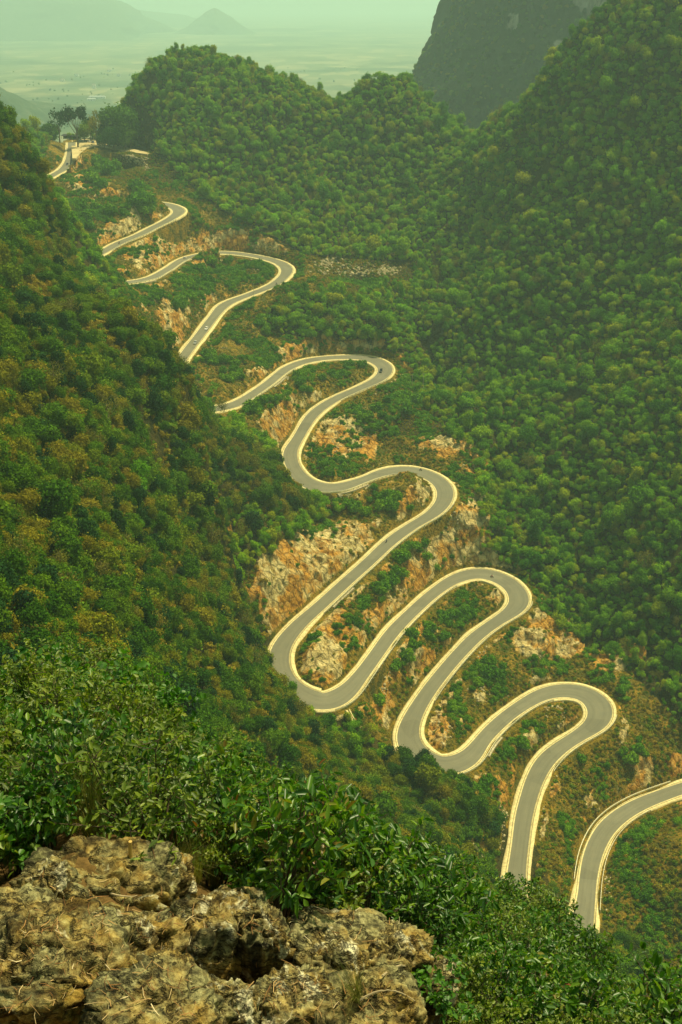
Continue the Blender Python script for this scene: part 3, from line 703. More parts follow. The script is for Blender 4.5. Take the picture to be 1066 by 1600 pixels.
# silhouette line of the near bushes: nothing below it is seen
SIL = np.array([(-300, 1060), (0, 1060), (60, 1038), (120, 1028), (180, 1050), (230, 1078), (330, 1178), (430, 1235), (520, 1280), (600, 1305), (700, 1345), (800, 1368), (870, 1378), (915, 1468), (945, 1540), (985, 1520), (1066, 1545), (1400, 1560)], float)
seen = (py_ < np.interp(px_, SIL[:, 0], SIL[:, 1])+20) & (px_ > -20) & (px_ < 1086)
vis = np.arctan2(zs+5, rr_) > gridq(RUN, xs, ys)+0.001
ordr = np.argsort(np.where(seen & vis, rr_/scl, 1e9))
single = np.zeros(len(K), bool)
nb = nd = 0
for k in ordr:
    if not (seen[k] and vis[k]): break
    if vi[k] < 6 and nb < 300: single[k] = True; nb += 1
    elif vi[k] >= 6 and nd < 70: single[k] = True; nd += 1
    if nb >= 300 and nd >= 70: break
def zone(px, py):
    v = 'high on' if py < 480 else 'halfway up' if py < 760 else 'low on' if py < 1010 else 'under'
    h = 'near the left edge' if px < 130 else 'in its middle' if px < 300 else 'towards the road'
    return v+' the near left slope '+h
for k in np.nonzero(single)[0]:
    g = rr_[k]; zn = zone(px_[k], py_[k])
    if vi[k] < 3: plant(int(vi[k]), (xs[k], ys[k], zs[k]-0.2), scl[k], 'round crowned green tree '+zn, 'tree', 'round trees '+zn)
    elif vi[k] == 3: plant(3, (xs[k], ys[k], zs[k]-0.2), scl[k], 'narrow dark green tree '+zn, 'tree', 'narrow dark trees '+zn)
    elif vi[k] < 6: plant(int(vi[k]), (xs[k], ys[k], zs[k]-0.2), scl[k], 'uneven bushy green tree '+zn, 'tree', 'bushy trees '+zn)
    else: plant(int(vi[k]), (xs[k], ys[k], zs[k]-0.2), scl[k], 'thin dry pale branched tree '+zn, 'tree', 'thin dry trees '+zn)
print('single trees', nb, nd)
for v in range(8):         # every variant needs a standing specimen to copy from
    if v not in PROTO and VAR[v][0] in ('broadleaf_tree', 'dry_tree'):
        p = hit(150+60*v, 700); plant(v, p, 2.8, ['round green tree','green tree','wide green tree','narrow tree','ragged tree','tree','thin dry tree','bare tree'][v]+' standing in the middle of the near left slope', 'tree')

def scatter(name, label, x, y, z_, sc, v, parts, mode='stuff'):
    """one object: instances of the standing plants' crowns on points"""
    n = len(x); me = bpy.data.meshes.new(name); me.vertices.add(n)
    me.vertices.foreach_set('co', np.c_[x, y, z_].astype(np.float32).ravel())
    for nm_, ar, ty, f in (('scl', np.c_[sc*rng.uniform(0.75, 1.25, n), sc*rng.uniform(0.75, 1.25, n), sc*rng.uniform(0.7, 1.35, n)], 'FLOAT_VECTOR', 'vector'), ('rot', np.c_[rng.normal(0, .06, n), rng.normal(0, .06, n), rng.uniform(0, 6.28, n)], 'FLOAT_VECTOR', 'vector'), ('vi', v, 'INT', 'value')):
        a = me.attributes.new(nm_, ty, 'POINT'); a.data.foreach_set(f, np.asarray(ar, np.int32 if ty == 'INT' else np.float32).ravel())
    o = link(name, me); ng = bpy.data.node_groups.new(name, 'GeometryNodeTree')
    ng.interface.new_socket('Geometry', in_out='INPUT', socket_type='NodeSocketGeometry'); ng.interface.new_socket('Geometry', in_out='OUTPUT', socket_type='NodeSocketGeometry')
    N = ng.nodes; gi = N.new('NodeGroupInput'); go = N.new('NodeGroupOutput'); jn = N.new('GeometryNodeJoinGeometry')
    for ob in reversed(parts):
        oi = N.new('GeometryNodeObjectInfo'); oi.transform_space = 'ORIGINAL'; oi.inputs[0].default_value = ob
        oi.inputs['As Instance'].default_value = True; ng.links.new(oi.outputs['Geometry'], jn.inputs[0])
    ip = N.new('GeometryNodeInstanceOnPoints'); ip.inputs['Pick Instance'].default_value = True
    def at(nm_, dt):
        a = N.new('GeometryNodeInputNamedAttribute'); a.data_type = dt; a.inputs[0].default_value = nm_; return a.outputs[0]
    ng.links.new(gi.outputs[0], ip.inputs['Points']); ng.links.new(jn.outputs[0], ip.inputs['Instance'])
    ng.links.new(at('vi', 'INT'), ip.inputs['Instance Index']); ng.links.new(at('scl', 'FLOAT_VECTOR'), ip.inputs['Scale'])
    e2r = N.new('FunctionNodeEulerToRotation'); ng.links.new(at('rot', 'FLOAT_VECTOR'), e2r.inputs[0]); ng.links.new(e2r.outputs[0], ip.inputs['Rotation'])
    ng.links.new(ip.outputs[0], go.inputs[0])
    md = o.modifiers.new('scatter', 'NODES'); md.node_group = ng
    tag(o, label, None, None, 'stuff'); return o
crowns = [PROTO[v][1] for v in range(8)]
for k, (a, b, lb) in enumerate([(735, 560, 'fresh green tree at the lower edge of the right hand wood, above the rocky gully'), (690, 470, 'fresh green tree at the edge of the wood right of the stone heap'), (905, 940, 'wide crowned green tree at the foot of the right hand mountain near the third bend'),
                             (1040, 1080, 'green tree low on the right hand mountain above the lowest bend'), (800, 800, 'narrow green tree at the foot of the right hand mountain')]):
    plant(13+k, hit(a, b), 3.0, lb, 'tree', None)
crowns2 = [PROTO[v][1] for v in range(13, 18)]+crowns[6:8]
rest = ~single; vi2 = np.where(vi >= 6, vi-1, vi % 5)
isleft = I['L'][K] & (rr_ < 700)
ctr = (px_ < 735) & (py_ < 450) & ~isleft
for m, nm_, lb in ((isleft & rest, 'hillside_forest', 'dense mixed green wood covering the left slope'), (ctr & rest, 'hill_forest', 'dense dark green wood covering the round hill behind the road'), (~isleft & ~ctr & rest, 'mountain_forest', 'dense green wood covering the right hand mountain side')):
    scatter(nm_, lb, xs[m], ys[m], zs[m]-0.2, scl[m], *((vi[m], crowns) if nm_ == 'hillside_forest' else (vi2[m], crowns2)))
    print(nm_, m.sum())
# cliff mountain wood
cv = np.stack([wx, wy, zz, bare, ppx, ppy], -1).reshape(-1, 6)
pick = rng.choice(len(cv), 26000); cv = cv[pick]
m = (cv[:, 3] < 0.35) & (cv[:, 4] > 560) & (cv[:, 4] < 1150) & (cv[:, 5] < 230) & (cv[:, 5] > -140) & (cv[:, 1] < cym)
cv = cv[m]; print('cliff trees', len(cv))
scatter('cliff_forest', 'hazy blue green bushes and trees clinging to the far cliff mountain', cv[:, 0]+rng.normal(0, 1.5, len(cv)), cv[:, 1], cv[:, 2]-3, rng.uniform(1.8, 4.2, len(cv)), rng.integers(0, 6, len(cv)), crowns[:6])
# trees on the valley floor, seen through the haze
m = 500; r = rng.uniform(1900, 6000, m); pxx = rng.uniform(-60, 560, m); P3 = np.array([rp(a, 120, b) for a, b in zip(pxx, r)])
cl = fbm(P3[:, 0]/260, P3[:, 1]/500, P3[:, 0]*0, 2, 95) > 0.08; P3 = P3[cl]
scatter('valley_trees', 'scattered dark trees on the hazy valley floor', P3[:, 0], P3[:, 1], np.full(len(P3), -346.0), rng.uniform(3, 6, len(P3)), rng.integers(0, 6, len(P3)), crowns[:6])

# ---- bushes and scrub between the road bends
q = sites(1.7, 300, 1060, -18, 26)
sx = gridq(slope, q[:, 0], q[:, 1]); dup = rng.random(len(q)) < np.clip((sx-0.4)*1.2, 0, 1); q = np.vstack([q, q[dup]+rng.normal(0, .8, (dup.sum(), 2))]); I = info(q)
nn = fbm(I['x']/14, I['y']/14, I['x']*0, 3, 92)
keep = inpoly(I['px'], I['py']) & ~I['L'] & ~inpoly(I['x'], I['y'], CLR[:, :2]) & (I['d'] > 0.9) & (nn > -0.5) & (I['px'] > -40) & (I['px'] < 1130)
keep &= np.arctan2(I['z']+3, I['r']) > gridq(RUN, I['x'], I['y'])-0.015
keep &= rng.random(len(q)) > sstep(I['rock'], 0.2, 0.55)*0.9
for v in (10, 11, 12):
    p = hit([1010, 880, 1000][v-10], [1330, 1240, 1400][v-10]); plant(v, p, 1.3, ['low brownish tuft of scrub on the slope above the lowest bend', 'low tuft of scrub between the two lowest legs of the road', 'low tuft of scrub inside the lowest bend'][v-10], 'shrub', None)
K = np.nonzero(keep)[0]; print('scrub', len(K))
scatter('hillside_scrub', 'low green and brown scrub covering the ground between the road bends', I['x'][K], I['y'][K], I['z'][K]-0.12, rng.uniform(0.6, 1.7, len(K))*np.clip(0.8+nn[K]*0.8, 0.5, 1.5), rng.integers(0, 3, len(K)), [PROTO[v][1] for v in (10, 11, 12)])
# green bushes one can tell apart
BUSH = [(150,255,9,3.2),(165,268,12,3),(150,285,10,3),(225,318,14,3.4),(215,305,10,3.2),(232,330,10,3),(130,345,20,2.6),(160,330,16,2.4),(110,330,14,2.6),(330,425,34,2.4),(300,448,26,2.4),(360,415,20,2.2),(290,470,22,2.2),
  (450,490,45,2.5),(420,505,30,2.4),(500,505,50,2.4),(560,500,40,2.6),(600,480,30,2.4),(345,572,22,2.4),(360,590,20,2),(320,560,16,2),(500,590,45,2.0),(460,600,22,2),(545,578,20,1.8),(430,630,20,2.1),(400,640,22,2.2),
  (600,650,30,2.2),(640,630,22,2.4),(590,775,34,2),(560,790,24,2.2),(615,790,20,2),(640,865,26,2),(655,850,20,2),(610,905,24,2),(590,925,20,1.9),(700,955,28,1.8),(670,965,22,2.2),(680,985,24,1.8),(640,1010,22,1.9),(625,1035,20,1.8),(585,1075,20,1.8),(575,1100,18,1.8),
  (760,1040,18,1.8),(775,1055,14,2),(750,1070,16,1.6),(820,1165,10,1.6),(730,1215,16,1.8),(760,1230,18,1.6),(700,1225,14,1.8),(830,1180,14,1.4),(1000,1180,26,1.8),(930,1200,26,1.5),(1030,1150,24,2),(900,1230,20,1.4),(990,1400,30,1.5),(1030,1350,30,1.4),(960,1450,20,1.5),(1050,1440,20,1.4)]
nbush = 0
PL = [(305, 'on the bank just below the sandy clearing'), (360, 'above the short upper leg of the road'), (470, 'on the knoll inside the wide upper bend'), (545, 'below the wide upper bend'), (600, 'inside the bend halfway up'), (660, 'below the bend halfway up'),
      (800, 'below the leg right of the left turn with the orange bank'), (940, 'between the long straight leg and the next leg'), (1110, 'between the two parallel legs under the third bend'), (1200, 'inside the lower left turn'), (1300, 'between the two lowest legs of the road'), (1700, 'inside the lowest bend at the right edge')]
for (bx, by, sp_, sz) in BUSH:
    sz *= 1.9 if by < 360 else 1.6
    for k in range(5 if sp_ < 20 else 8):
        if nbush >= 298: break
        a, b = bx+random.gauss(0, sp_*0.55), by+random.gauss(0, sp_*0.35)
        p = hit(a, b)
        if float(bil(DI, p[0:1], p[1:2], 99.0)[0]) < sz*0.7+0.2: continue
        plant(random.choice((8, 9)), (p[0], p[1], p[2]-0.15), sz*random.uniform(0.7, 1.4), 'green bush '+next(t_ for y_, t_ in PL if by < y_), 'bush', 'green bushes '+next(t_ for y_, t_ in PL if by < y_), None, random.uniform(0.9, 1.3)); nbush += 1
print('bushes', nbush)
q = sites(2.1, 300, 1060, -18, 26); I = info(q)
tn = fbm(I['x']/11, I['y']/16, I['x']*0, 3, 98)+0.22*np.exp(-((I['y']-780)/150)**2)-0.06
keep = inpoly(I['px'], I['py']) & ~I['L'] & (I['d'] > 2.2) & (tn > 0.17) & ~((abs(I['px']-555) < 80) & (abs(I['py']-420) < 16)) & ~((abs(I['px']-212) < 26) & (abs(I['py']-252) < 14)) & (I['px'] < 1130) & ~inpoly(I['x'], I['y'], CLR[:, :2]) & (np.arctan2(I['z']+3, I['r']) > gridq(RUN, I['x'], I['y'])-0.01) & (rng.random(len(q)) > I['rock']*0.9)
K = np.nonzero(keep)[0]; print('thicket', len(K))
scatter('bank_thicket', 'green thickets spread over the banks between the road bends', I['x'][K], I['y'][K], I['z'][K]-0.15, rng.uniform(0.9, 2.3, len(K)), rng.integers(0, 2, len(K)), [PROTO[v][1] for v in (8, 9)])
# ---- brownish undergrowth between the trees of the near left slope
q = sites(2.2, 110, 640, -30, 14); I = info(q)
q = q; keep = I['L'] & (np.arctan2(I['z']+3, I['r']) > gridq(RUN, I['x'], I['y'])-0.01) & (rng.random(len(q)) < 0.8) & (I['d'] > 2) & (I['px'] > -60) & (I['py'] < 1500)
K = np.nonzero(keep)[0]; print('undergrowth', len(K))
scatter('undergrowth', 'brownish low undergrowth between the trees of the left slope', I['x'][K], I['y'][K], I['z'][K]-0.1, rng.uniform(1.2, 2.6, len(K)), rng.integers(0, 3, len(K)), [PROTO[v][1] for v in (10, 11, 12)])
# ------------------------------------------------------------------ things on and beside the road
cl_me = None
t = NT('pale_sand'); co = t.coord(); n = t.noise(co, 0.08, 5, 0.6); n2 = t.noise(co, 1.2, 4)
M_sand = t.done(t.bsdf(t.mix(0.3, t.ramp(n, [(0.3, (0.40, 0.31, 0.13)), (0.65, (0.62, 0.51, 0.25))]), t.ramp(n2, [(0.3, (0.4, 0.3, 0.14)), (0.7, (0.7, 0.6, 0.32))])), 0.95, None, 0.1))
m = MB(); top = [m.bm.verts.new((x, y, ZC-0.06)) for x, y, _ in CLR]; bot = [m.bm.verts.new((x, y, ZC-2.0)) for x, y, _ in CLR]
m.bm.faces.new(top)
for k in range(len(top)): m.bm.faces.new((top[k], bot[k], bot[(k+1) % len(top)], top[(k+1) % len(top)]))
bmesh.ops.triangulate(m.bm, faces=[f for f in m.bm.faces if len(f.verts) > 4])
tag(m.build('clearing', M_sand), 'pale sandy parking ground at the top of the pass', None, None, 'structure')
post_me = None
def make_post():
    m = MB(); m.box((0, 0, 0.0), (0.28, 0.28, 2.0), 0, 0.03); m.box((0, 0, 1.03), (0.34, 0.34, 0.08), 0, 0.02)
    o = m.build('post', M_post); me = o.data; bpy.data.objects.remove(o); return me
post_me = make_post()
def rail_run(a, b, label, side):
    root = empty('guard_rail', rpt(a, 0)); tag(root, label, 'guard rail', 'guard rails along the mountain road')
    o0 = root.location
    def P(i, dz, e=0.0): return rpt(i, side*(HW[i]+2.25+e), dz)-o0
    for z0, hh in ((0.92, 0.36), (0.42, 0.16)):
        m = MB(); rows = []
        for i in range(a, b+1):
            rows.append([m.bm.verts.new(P(i, dz, e)) for dz, e in ((z0-hh/2, -0.12), (z0, -0.22), (z0+hh/2, -0.12), (z0+hh/2, 0.02), (z0-hh/2, 0.02))])
        for u, v in zip(rows, rows[1:]):
            for k in range(5): m.bm.faces.new((u[k], u[(k+1) % 5], v[(k+1) % 5], v[k]))
        m.build('rail', M_rail, root)
    for n, i in enumerate(range(a, b+1, 3)):
        if n >= 100: break
        p = link('post', post_me, None, root); p.location = P(i, 0); p.rotation_euler = (0, 0, math.atan2(TY[i], TX[i]))
for a in RUN2: rail_run(*a)
# retaining walls
t = NT('wall_stone'); co = t.coord((1, 1, 2.2)); vo = t.n('ShaderNodeTexVoronoi'); vo.inputs['Scale'].default_value = 1.3; t.l(co, vo.inputs['Vector'])
vd = t.n('ShaderNodeTexVoronoi', feature='DISTANCE_TO_EDGE'); vd.inputs['Scale'].default_value = 1.3; t.l(co, vd.inputs['Vector'])
sp = t.n('ShaderNodeSeparateColor'); t.l(vo.outputs['Color'], sp.inputs[0])
c = t.mix(t.ramp(vd.outputs['Distance'], [(0.02, 0.0), (0.08, 1.0)]), (0.16, 0.13, 0.07), t.ramp(sp.outputs[0], [(0, (0.34, 0.29, 0.17)), (1, (0.62, 0.56, 0.36))]))
M_wall = t.done(t.bsdf(c, 0.9, t.bump(vd.outputs['Distance'], 0.6, 0.2), 0.15))
def wall(pa, pb, h, label, steps=1):
    a, b = sorted((ridx(*pa), ridx(*pb))); mid = (a+b)//2
    side = 1 if project(*rpt(mid, 6))[1] > project(*rpt(mid, -6))[1] else -1
    m = MB(); rows = []; n = b-a
    for i in range(a, b+1):
        e = math.sin(math.pi*(i-a)/max(n, 1))**0.4; prof = []
        for s_ in range(steps):
            prof += [(s_*1.1, -0.05-h*s_/steps*e), (0.95+s_*1.1, -0.05-h*s_/steps*e), (1.1+s_*1.1, -0.05-h*(s_+1)/steps*e-0.3)]
        prof += [(0, -h-0.5)]
        rows.append([m.bm.verts.new(rpt(i, side*(HW[i]+SHO-0.1+u), v)) for u, v in prof])
    for u, v in zip(rows, rows[1:]):
        for k in range(len(u)): m.bm.faces.new((u[k], u[(k+1) % len(u)], v[(k+1) % len(u)], v[k]))
    m.bm.faces.new(rows[0]); m.bm.faces.new(rows[-1][::-1])
    tag(m.build('retaining_wall', M_wall), label, 'wall')
wall((520,762),(562,751), 4.5, 'pale stepped stone retaining wall under the road, left of the bushy bank', 3)
wall((745,1175),(765,1145), 5, 'pale stone retaining wall below the rail of the lower left turn', 1)
wall((535,912),(505,942), 3.5, 'low pale stone wall under the long straight leg above the large rock face', 1)
wall((415,604),(435,588), 5, 'pale stone retaining wall below the leg leaving the trees halfway up', 2)
wall((230,438),(196,443), 4, 'low pale stone wall below the second leg from the top', 1)
# concrete drain chutes
def chute(pts, w, label):
    ps = [Vector(hit(*p))+Vector((0, 0, 0.35)) for p in pts]; m = MB()
    root = empty('drain_chute', ps[0]); tag(root, label, 'drain')
    for nm_, off, hh in (('channel_bed', 0, 0.0), ('side_wall', -w/2, 0.5), ('side_wall', w/2, 0.5)):
        m = MB()
        for a, b in zip(ps, ps[1:]):
            d = (b-a); L = d.length; q_ = d.to_track_quat('X', 'Z').to_matrix().to_4x4()
            c_ = (a+b)/2-ps[0]+q_.to_3x3() @ Vector((0, off, hh/2))
            m.box(c_, (L+0.3, w if off == 0 else 0.35, 0.3+hh), 0, 0, q_)
        m.build(nm_, M_conc, root)
chute([(543,1112),(550,1128),(558,1138),(572,1143)], 1.6, 'pale concrete drain running down from the rail at the left turn by the trees')
chute([(702,1212),(712,1228),(722,1236)], 2.2, 'broad pale concrete drain outlet under the bottom left turn')
chute([(735,1318),(748,1335),(765,1352)], 3.0, 'pale concrete drain on the slope just above the near bushes')
# ---- vehicles 
def glossy(name, col, rough=0.3, metal=0.0): 
    t = NT(name); return t.done(t.bsdf(col, rough, None, 0.5, metal))
M_white = glossy('white_paint', (0.78, 0.76, 0.68)); M_grey = glossy('grey_paint', (0.10, 0.11, 0.12)); M_darkp = glossy('dark_paint', (0.03, 0.035, 0.045)); M_silver = glossy('silver_paint', (0.5, 0.5, 0.47), 0.3, 0.4)
M_red = glossy('red_paint', (0.35, 0.03, 0.02)); M_blue = glossy('blue_paint', (0.05, 0.1, 0.25)); M_yel = glossy('yellow_paint', (0.6, 0.45, 0.05))
M_glass = glossy('dark_glass', (0.02, 0.03, 0.035), 0.08); M_tyre = glossy('tyre_rubber', (0.02, 0.02, 0.02), 0.9); M_rim = glossy('wheel_metal', (0.5, 0.5, 0.5), 0.35, 0.8); M_lamp = glossy('lamp_glass', (0.75, 0.75, 0.7), 0.15); M_tail = glossy('tail_lamp_glass', (0.4, 0.02, 0.01), 0.2)
def car(i, off, paint, label, suv=False, flip=False, pos=None, rz=None, van=False, group=None):
    ang = math.atan2(TY[i], TX[i])+(math.pi if flip else 0); gr_ = math.atan2(CZ[min(i+3, NR-1)]-CZ[max(i-3, 0)], 6*STEP)*(-1 if flip else 1)
    loc = rpt(i, off, 0.02) if pos is None else Vector(pos)
    root = empty('parked_car' if pos is not None else 'car', loc); root.rotation_euler = (0, -gr_ if pos is None else 0, ang if rz is None else rz)
    tag(root, label, 'car', group)
    Lh = 2.25 if not van else 2.5; H1 = 0.86 if not suv else 1.0; H2 = 1.45 if not suv else 1.78
    if van: H1, H2 = 1.1, 1.95
    body = [(-Lh, 0.35), (-Lh, H1-0.05), (-Lh+0.15, H1+0.05), (Lh*0.45, H1+0.03), (Lh-0.12, H1-0.14), (Lh, H1-0.3), (Lh, 0.35), (Lh-0.3, 0.28), (-Lh+0.3, 0.28)]
    m = MB(); m.prism(body, -0.88, 0.88); bmesh.ops.bevel(m.bm, geom=m.bm.edges[:], offset=0.06, segments=2, affect='EDGES'); bd = m.build('body', paint, root)
    b0, b1, t0, t1 = (-Lh*0.93, Lh*0.42, -Lh*(0.75 if (suv or van) else 0.55), Lh*0.14)
    if van: b1, t1 = Lh*0.72, Lh*0.5
    m = MB(); vs = []
    for (x, yy, z_) in ((b0, .82, H1), (b1, .82, H1), (t1, .66, H2), (t0, .66, H2)): vs.append((m.bm.verts.new((x, yy, z_)), m.bm.verts.new((x, -yy, z_))))
    m.bm.faces.new([v[0] for v in vs]); m.bm.faces.new([v[1] for v in vs][::-1])
    for k in range(4): m.bm.faces.new((vs[k][0], vs[(k+1) % 4][0], vs[(k+1) % 4][1], vs[k][1]))
    m.build('window', M_glass, root)
    m = MB(); m.box(((t0+t1)/2, 0, H2+0.02), (t1-t0+0.08, 1.36, 0.07), 0, 0.02)
    for x0, z0, x1, z1 in ((b0, H1, t0, H2), (b1, H1, t1, H2), ((b0+b1)/2, H1, (t0+t1)/2, H2)):
        for sg in (1, -1): m.tube([(x0, sg*0.83, z0), (x1, sg*0.675, z1)], 0.04, 5)
    m.build('roof', paint, root)
    for x in (-Lh*0.62, Lh*0.62):
        for sg in (1, -1):
            m = MB(); m.cyl((0, 0, 0), 0.33, 0.22, 'Y', 20); w = m.build('wheel', M_tyre, root); w.location = (x, sg*0.8, 0.33)
            m = MB(); m.cyl((0, sg*0.115, 0), 0.2, 0.02, 'Y', 16); m.build('rim', M_rim, w)
    for sg in (1, -1):
        m = MB(); m.box((Lh+0.0, sg*0.62, H1-0.34), (0.06, 0.34, 0.15), 0, 0.02); m.build('headlight', M_lamp, root)
        m = MB(); m.box((-Lh-0.0, sg*0.66, H1-0.22), (0.06, 0.28, 0.16), 0, 0.02); m.build('tail_light', M_tail, root)
    m = MB(); m.box((Lh+0.03, 0, 0.42), (0.1, 1.7, 0.2), 0, 0.03); m.box((-Lh-0.03, 0, 0.42), (0.1, 1.7, 0.2), 0, 0.03); m.build('bumper', paint, root)
    return root
car(ridx(322,516), 1.6, M_white, 'white car on the straight leg below the wide upper bend, the higher of two')
car(ridx(304,537), 1.4, M_silver, 'silver white car lower down on the straight leg, nearest the trees')
car(ridx(290,404), 0.3, M_white, 'small white car on the second leg from the top near the knoll')
car(ridx(602,575)+5, -2.6, M_darkp, 'dark grey car stopped on the outside of the bend halfway up', suv=True)
car(ridx(106,258), 0.5, M_grey, 'dark car just below the sandy clearing at the top')
m_skin = simple('skin', (0.42, 0.26, 0.16), 0.6, 0.3, 0.05)
def figure(name, joints, edges, radii, mat, parent=None, sub=1):
    me = bpy.data.meshes.new(name); me.from_pydata([Vector(j) for j in joints], edges, []); o = link(name, me, mat, parent)
    md = o.modifiers.new('skin', 'SKIN'); 
    for v, r in zip(me.skin_vertices[0].data, radii): v.radius = (r, r)
    me.skin_vertices[0].data[0].use_root = True
    s2 = o.modifiers.new('sub', 'SUBSURF'); s2.levels = sub; s2.render_levels = sub
    return o
def motorcycle(i, off, cloth, label, plabel, flip=False):
    ang = math.atan2(TY[i], TX[i])+(math.pi if flip else 0); loc = rpt(i, off, 0.02)
    root = empty('motorcycle', loc, ang); tag(root, label, 'motorcycle')
    for x in (-0.62, 0.66):
        m = MB(); bmesh.ops.create_cone(m.bm, segments=24, radius1=0.31, radius2=0.31, depth=0.1, cap_ends=True, matrix=Matrix.Rotation(math.pi/2, 4, 'X')); w = m.build('wheel', M_tyre, root); w.location = (x, 0, 0.31)
        m = MB(); m.cyl((0, 0, 0), 0.17, 0.12, 'Y', 16); m.build('rim', M_rim, w)
    m = MB(); m.tube([(-0.62, 0, 0.31), (-0.1, 0, 0.4), (0.25, 0, 0.5), (0.5, 0, 0.85), (0.66, 0, 0.31)], [.05, .16, .13, .06, .04], 8); m.build('frame', M_darkp, root)
    m = MB(); m.box((0.18, 0, 0.76), (0.45, 0.3, 0.22), 0, 0.08); m.build('fuel_tank', M_red, root)
    m = MB(); m.box((-0.35, 0, 0.76), (0.66, 0.26, 0.1), 0, 0.04); m.build('seat', M_tyre, root)
    m = MB(); m.tube([(0.38, 0.34, 1.0), (0.48, 0, 0.95), (0.38, -0.34, 1.0)], 0.025); m.build('handlebar', M_rim, root)
    m = MB(); m.ball((0.6, 0, 0.86), 0.1); m.build('headlight', M_lamp, root)
    pr = empty('person', loc+Vector((0, 0, 0)), ang); tag(pr, plabel, 'person')
    J = [(-.25,0,.86),(-.2,0,1.1),(-.12,0,1.34),(-.08,0,1.46),(-.05,0,1.56),(-.03,0,1.68),
         (-.12,.19,1.36),(.1,.27,1.16),(.36,.31,1.03),(-.12,-.19,1.36),(.1,-.27,1.16),(.36,-.31,1.03),
         (-.22,.1,.84),(.16,.2,.78),(.02,.19,.36),(.14,.19,.3),(-.22,-.1,.84),(.16,-.2,.78),(.02,-.19,.36),(.14,-.19,.3)]
    E_ = [(0,1),(1,2),(2,3),(3,4),(4,5),(2,6),(6,7),(7,8),(2,9),(9,10),(10,11),(0,12),(12,13),(13,14),(14,15),(0,16),(16,17),(17,18),(18,19)]
    Rr = [.15,.14,.16,.06,.09,.09,.065,.05,.035,.065,.05,.035,.09,.075,.05,.035,.09,.075,.05,.035]
    figure('body', J, E_, Rr, cloth, pr)
    m = MB(); m.ball((-.03, 0, 1.66), 0.15, 2, (1.1, .95, 1)); m.build('helmet', M_darkp, pr, True)
motorcycle(ridx(428,444), 1.8, M_darkp, 'motorcycle riding down just after the wide upper bend', 'person in dark clothes riding a motorcycle after the wide upper bend')
motorcycle(ridx(656,737), 2.6, M_grey, 'motorcycle on the far side of the road at the bend above the cliffs', 'person in grey riding the motorcycle at the bend above the cliffs', True)
motorcycle(ridx(770,902), -1.6, M_red, 'motorcycle on the inner lane of the third bend from the bottom', 'person in red riding the motorcycle in the third bend from the bottom')
motorcycle(ridx(185,380), 1.0, M_darkp, 'motorcycle going down the short upper leg', 'person in dark clothes riding down the short upper leg')
motorcycle(ridx(608,848), -1.5, M_blue, 'motorcycle on the long straight leg above the cliff', 'person in blue riding the motorcycle on the long straight leg')
# parked by the pass
def P0(px, py, z_=ZC): return Vector(onplane(px, py, z_))
for k, (px, py, pt_, lb) in enumerate([(125,220.5,M_silver,'silver car parked near the shelter at the edge of the sandy clearing'),(130,221,M_white,'white car parked second from the shelter on the sandy clearing'),(135,221.5,M_darkp,'dark car parked in the middle of the row on the sandy clearing'),
      (140,222,M_white,'white car parked at the right end of the row on the sandy clearing'),(145,223,M_blue,'blue car parked beyond the row on the sandy clearing'),(173,227.5,M_white,'white car parked alone on the narrow right arm of the clearing')]):
    car(0, 0, pt_, lb, pos=P0(px, py), rz=1.4+0.2*k, suv=k % 2 == 0, van=(k == 5), group='cars parked at the top of the pass')
# ---- shelter at the pass
def hip(m, L, W, z0, h, ov=0.6):
    v = [m.bm.verts.new(p) for p in ((-L/2-ov, -W/2-ov, z0), (L/2+ov, -W/2-ov, z0), (L/2+ov, W/2+ov, z0), (-L/2-ov, W/2+ov, z0), (-L/2+W/3, 0, z0+h), (L/2-W/3, 0, z0+h))]
    for f in ((0, 1, 5, 4), (1, 2, 5), (2, 3, 4, 5), (3, 0, 4), (3, 2, 1, 0)): m.bm.faces.new([v[k] for k in f])
M_dkroof = simple('dark_roof', (0.045, 0.045, 0.05), 0.8, 0.2, 0.3, 1); M_wht = simple('whitewash', (0.72, 0.70, 0.62), 0.9, 0.1, 0.08, 0.5); M_door = simple('dark_wood', (0.07, 0.05, 0.03), 0.8); M_tile = simple('grey_tiles', (0.22, 0.19, 0.15), 0.9, 0.1, 0.3, 1)
def shelter(px, py, L, label):
    p = P0(px, py); root = empty('shelter', p, -0.05); tag(root, label, 'shelter')
    m = MB(); hip(m, L, 6, 3.0, 1.6); m.build('roof', M_dkroof, root)
    for x in np.linspace(-L/2+0.4, L/2-0.4, 4):
        for y in (-2.6, 2.6): m = MB(); m.box((x, y, 1.5), (0.25, 0.25, 3.0), 0, 0.02); m.build('post', M_door, root)
    m = MB(); m.box((0, 2.5, 1.3), (L-1.5, 0.2, 2.4)); m.build('back_wall', M_door, root)
    m = MB(); m.box((0, -1.6, 0.5), (L-3, 0.7, 0.9), 0, 0.03); m.build('counter', M_tile, root)
shelter(107, 216.5, 13, 'low dark roofed shelter at the left end of the pass clearing'); shelter(119, 217, 9, 'small dark roofed stall beside the parked cars at the pass')
def house(px, py, L, W, H, rz, label, long_=False):
    p = onplane(px, py, -343.0); root = empty('house', p, rz); tag(root, label, 'house', 'far white houses on the valley floor')
    m = MB(); m.box((0, 0, H/2), (L, W, H)); w = m.build('wall', M_wht, root)
    m = MB(); hip(m, L, W, H, W*0.25, 0.8); m.build('roof', M_tile if not long_ else M_silver, root)
    m = MB(); m.box((0, -W/2-0.05, 1.6), (1.8, 0.15, 3.2)); m.build('door', M_door, root)
    for x in (-L*0.3, L*0.3): m = MB(); m.box((x, -W/2-0.05, H*0.62), (2.2, 0.15, 2.0)); m.build('window', M_glass, root)
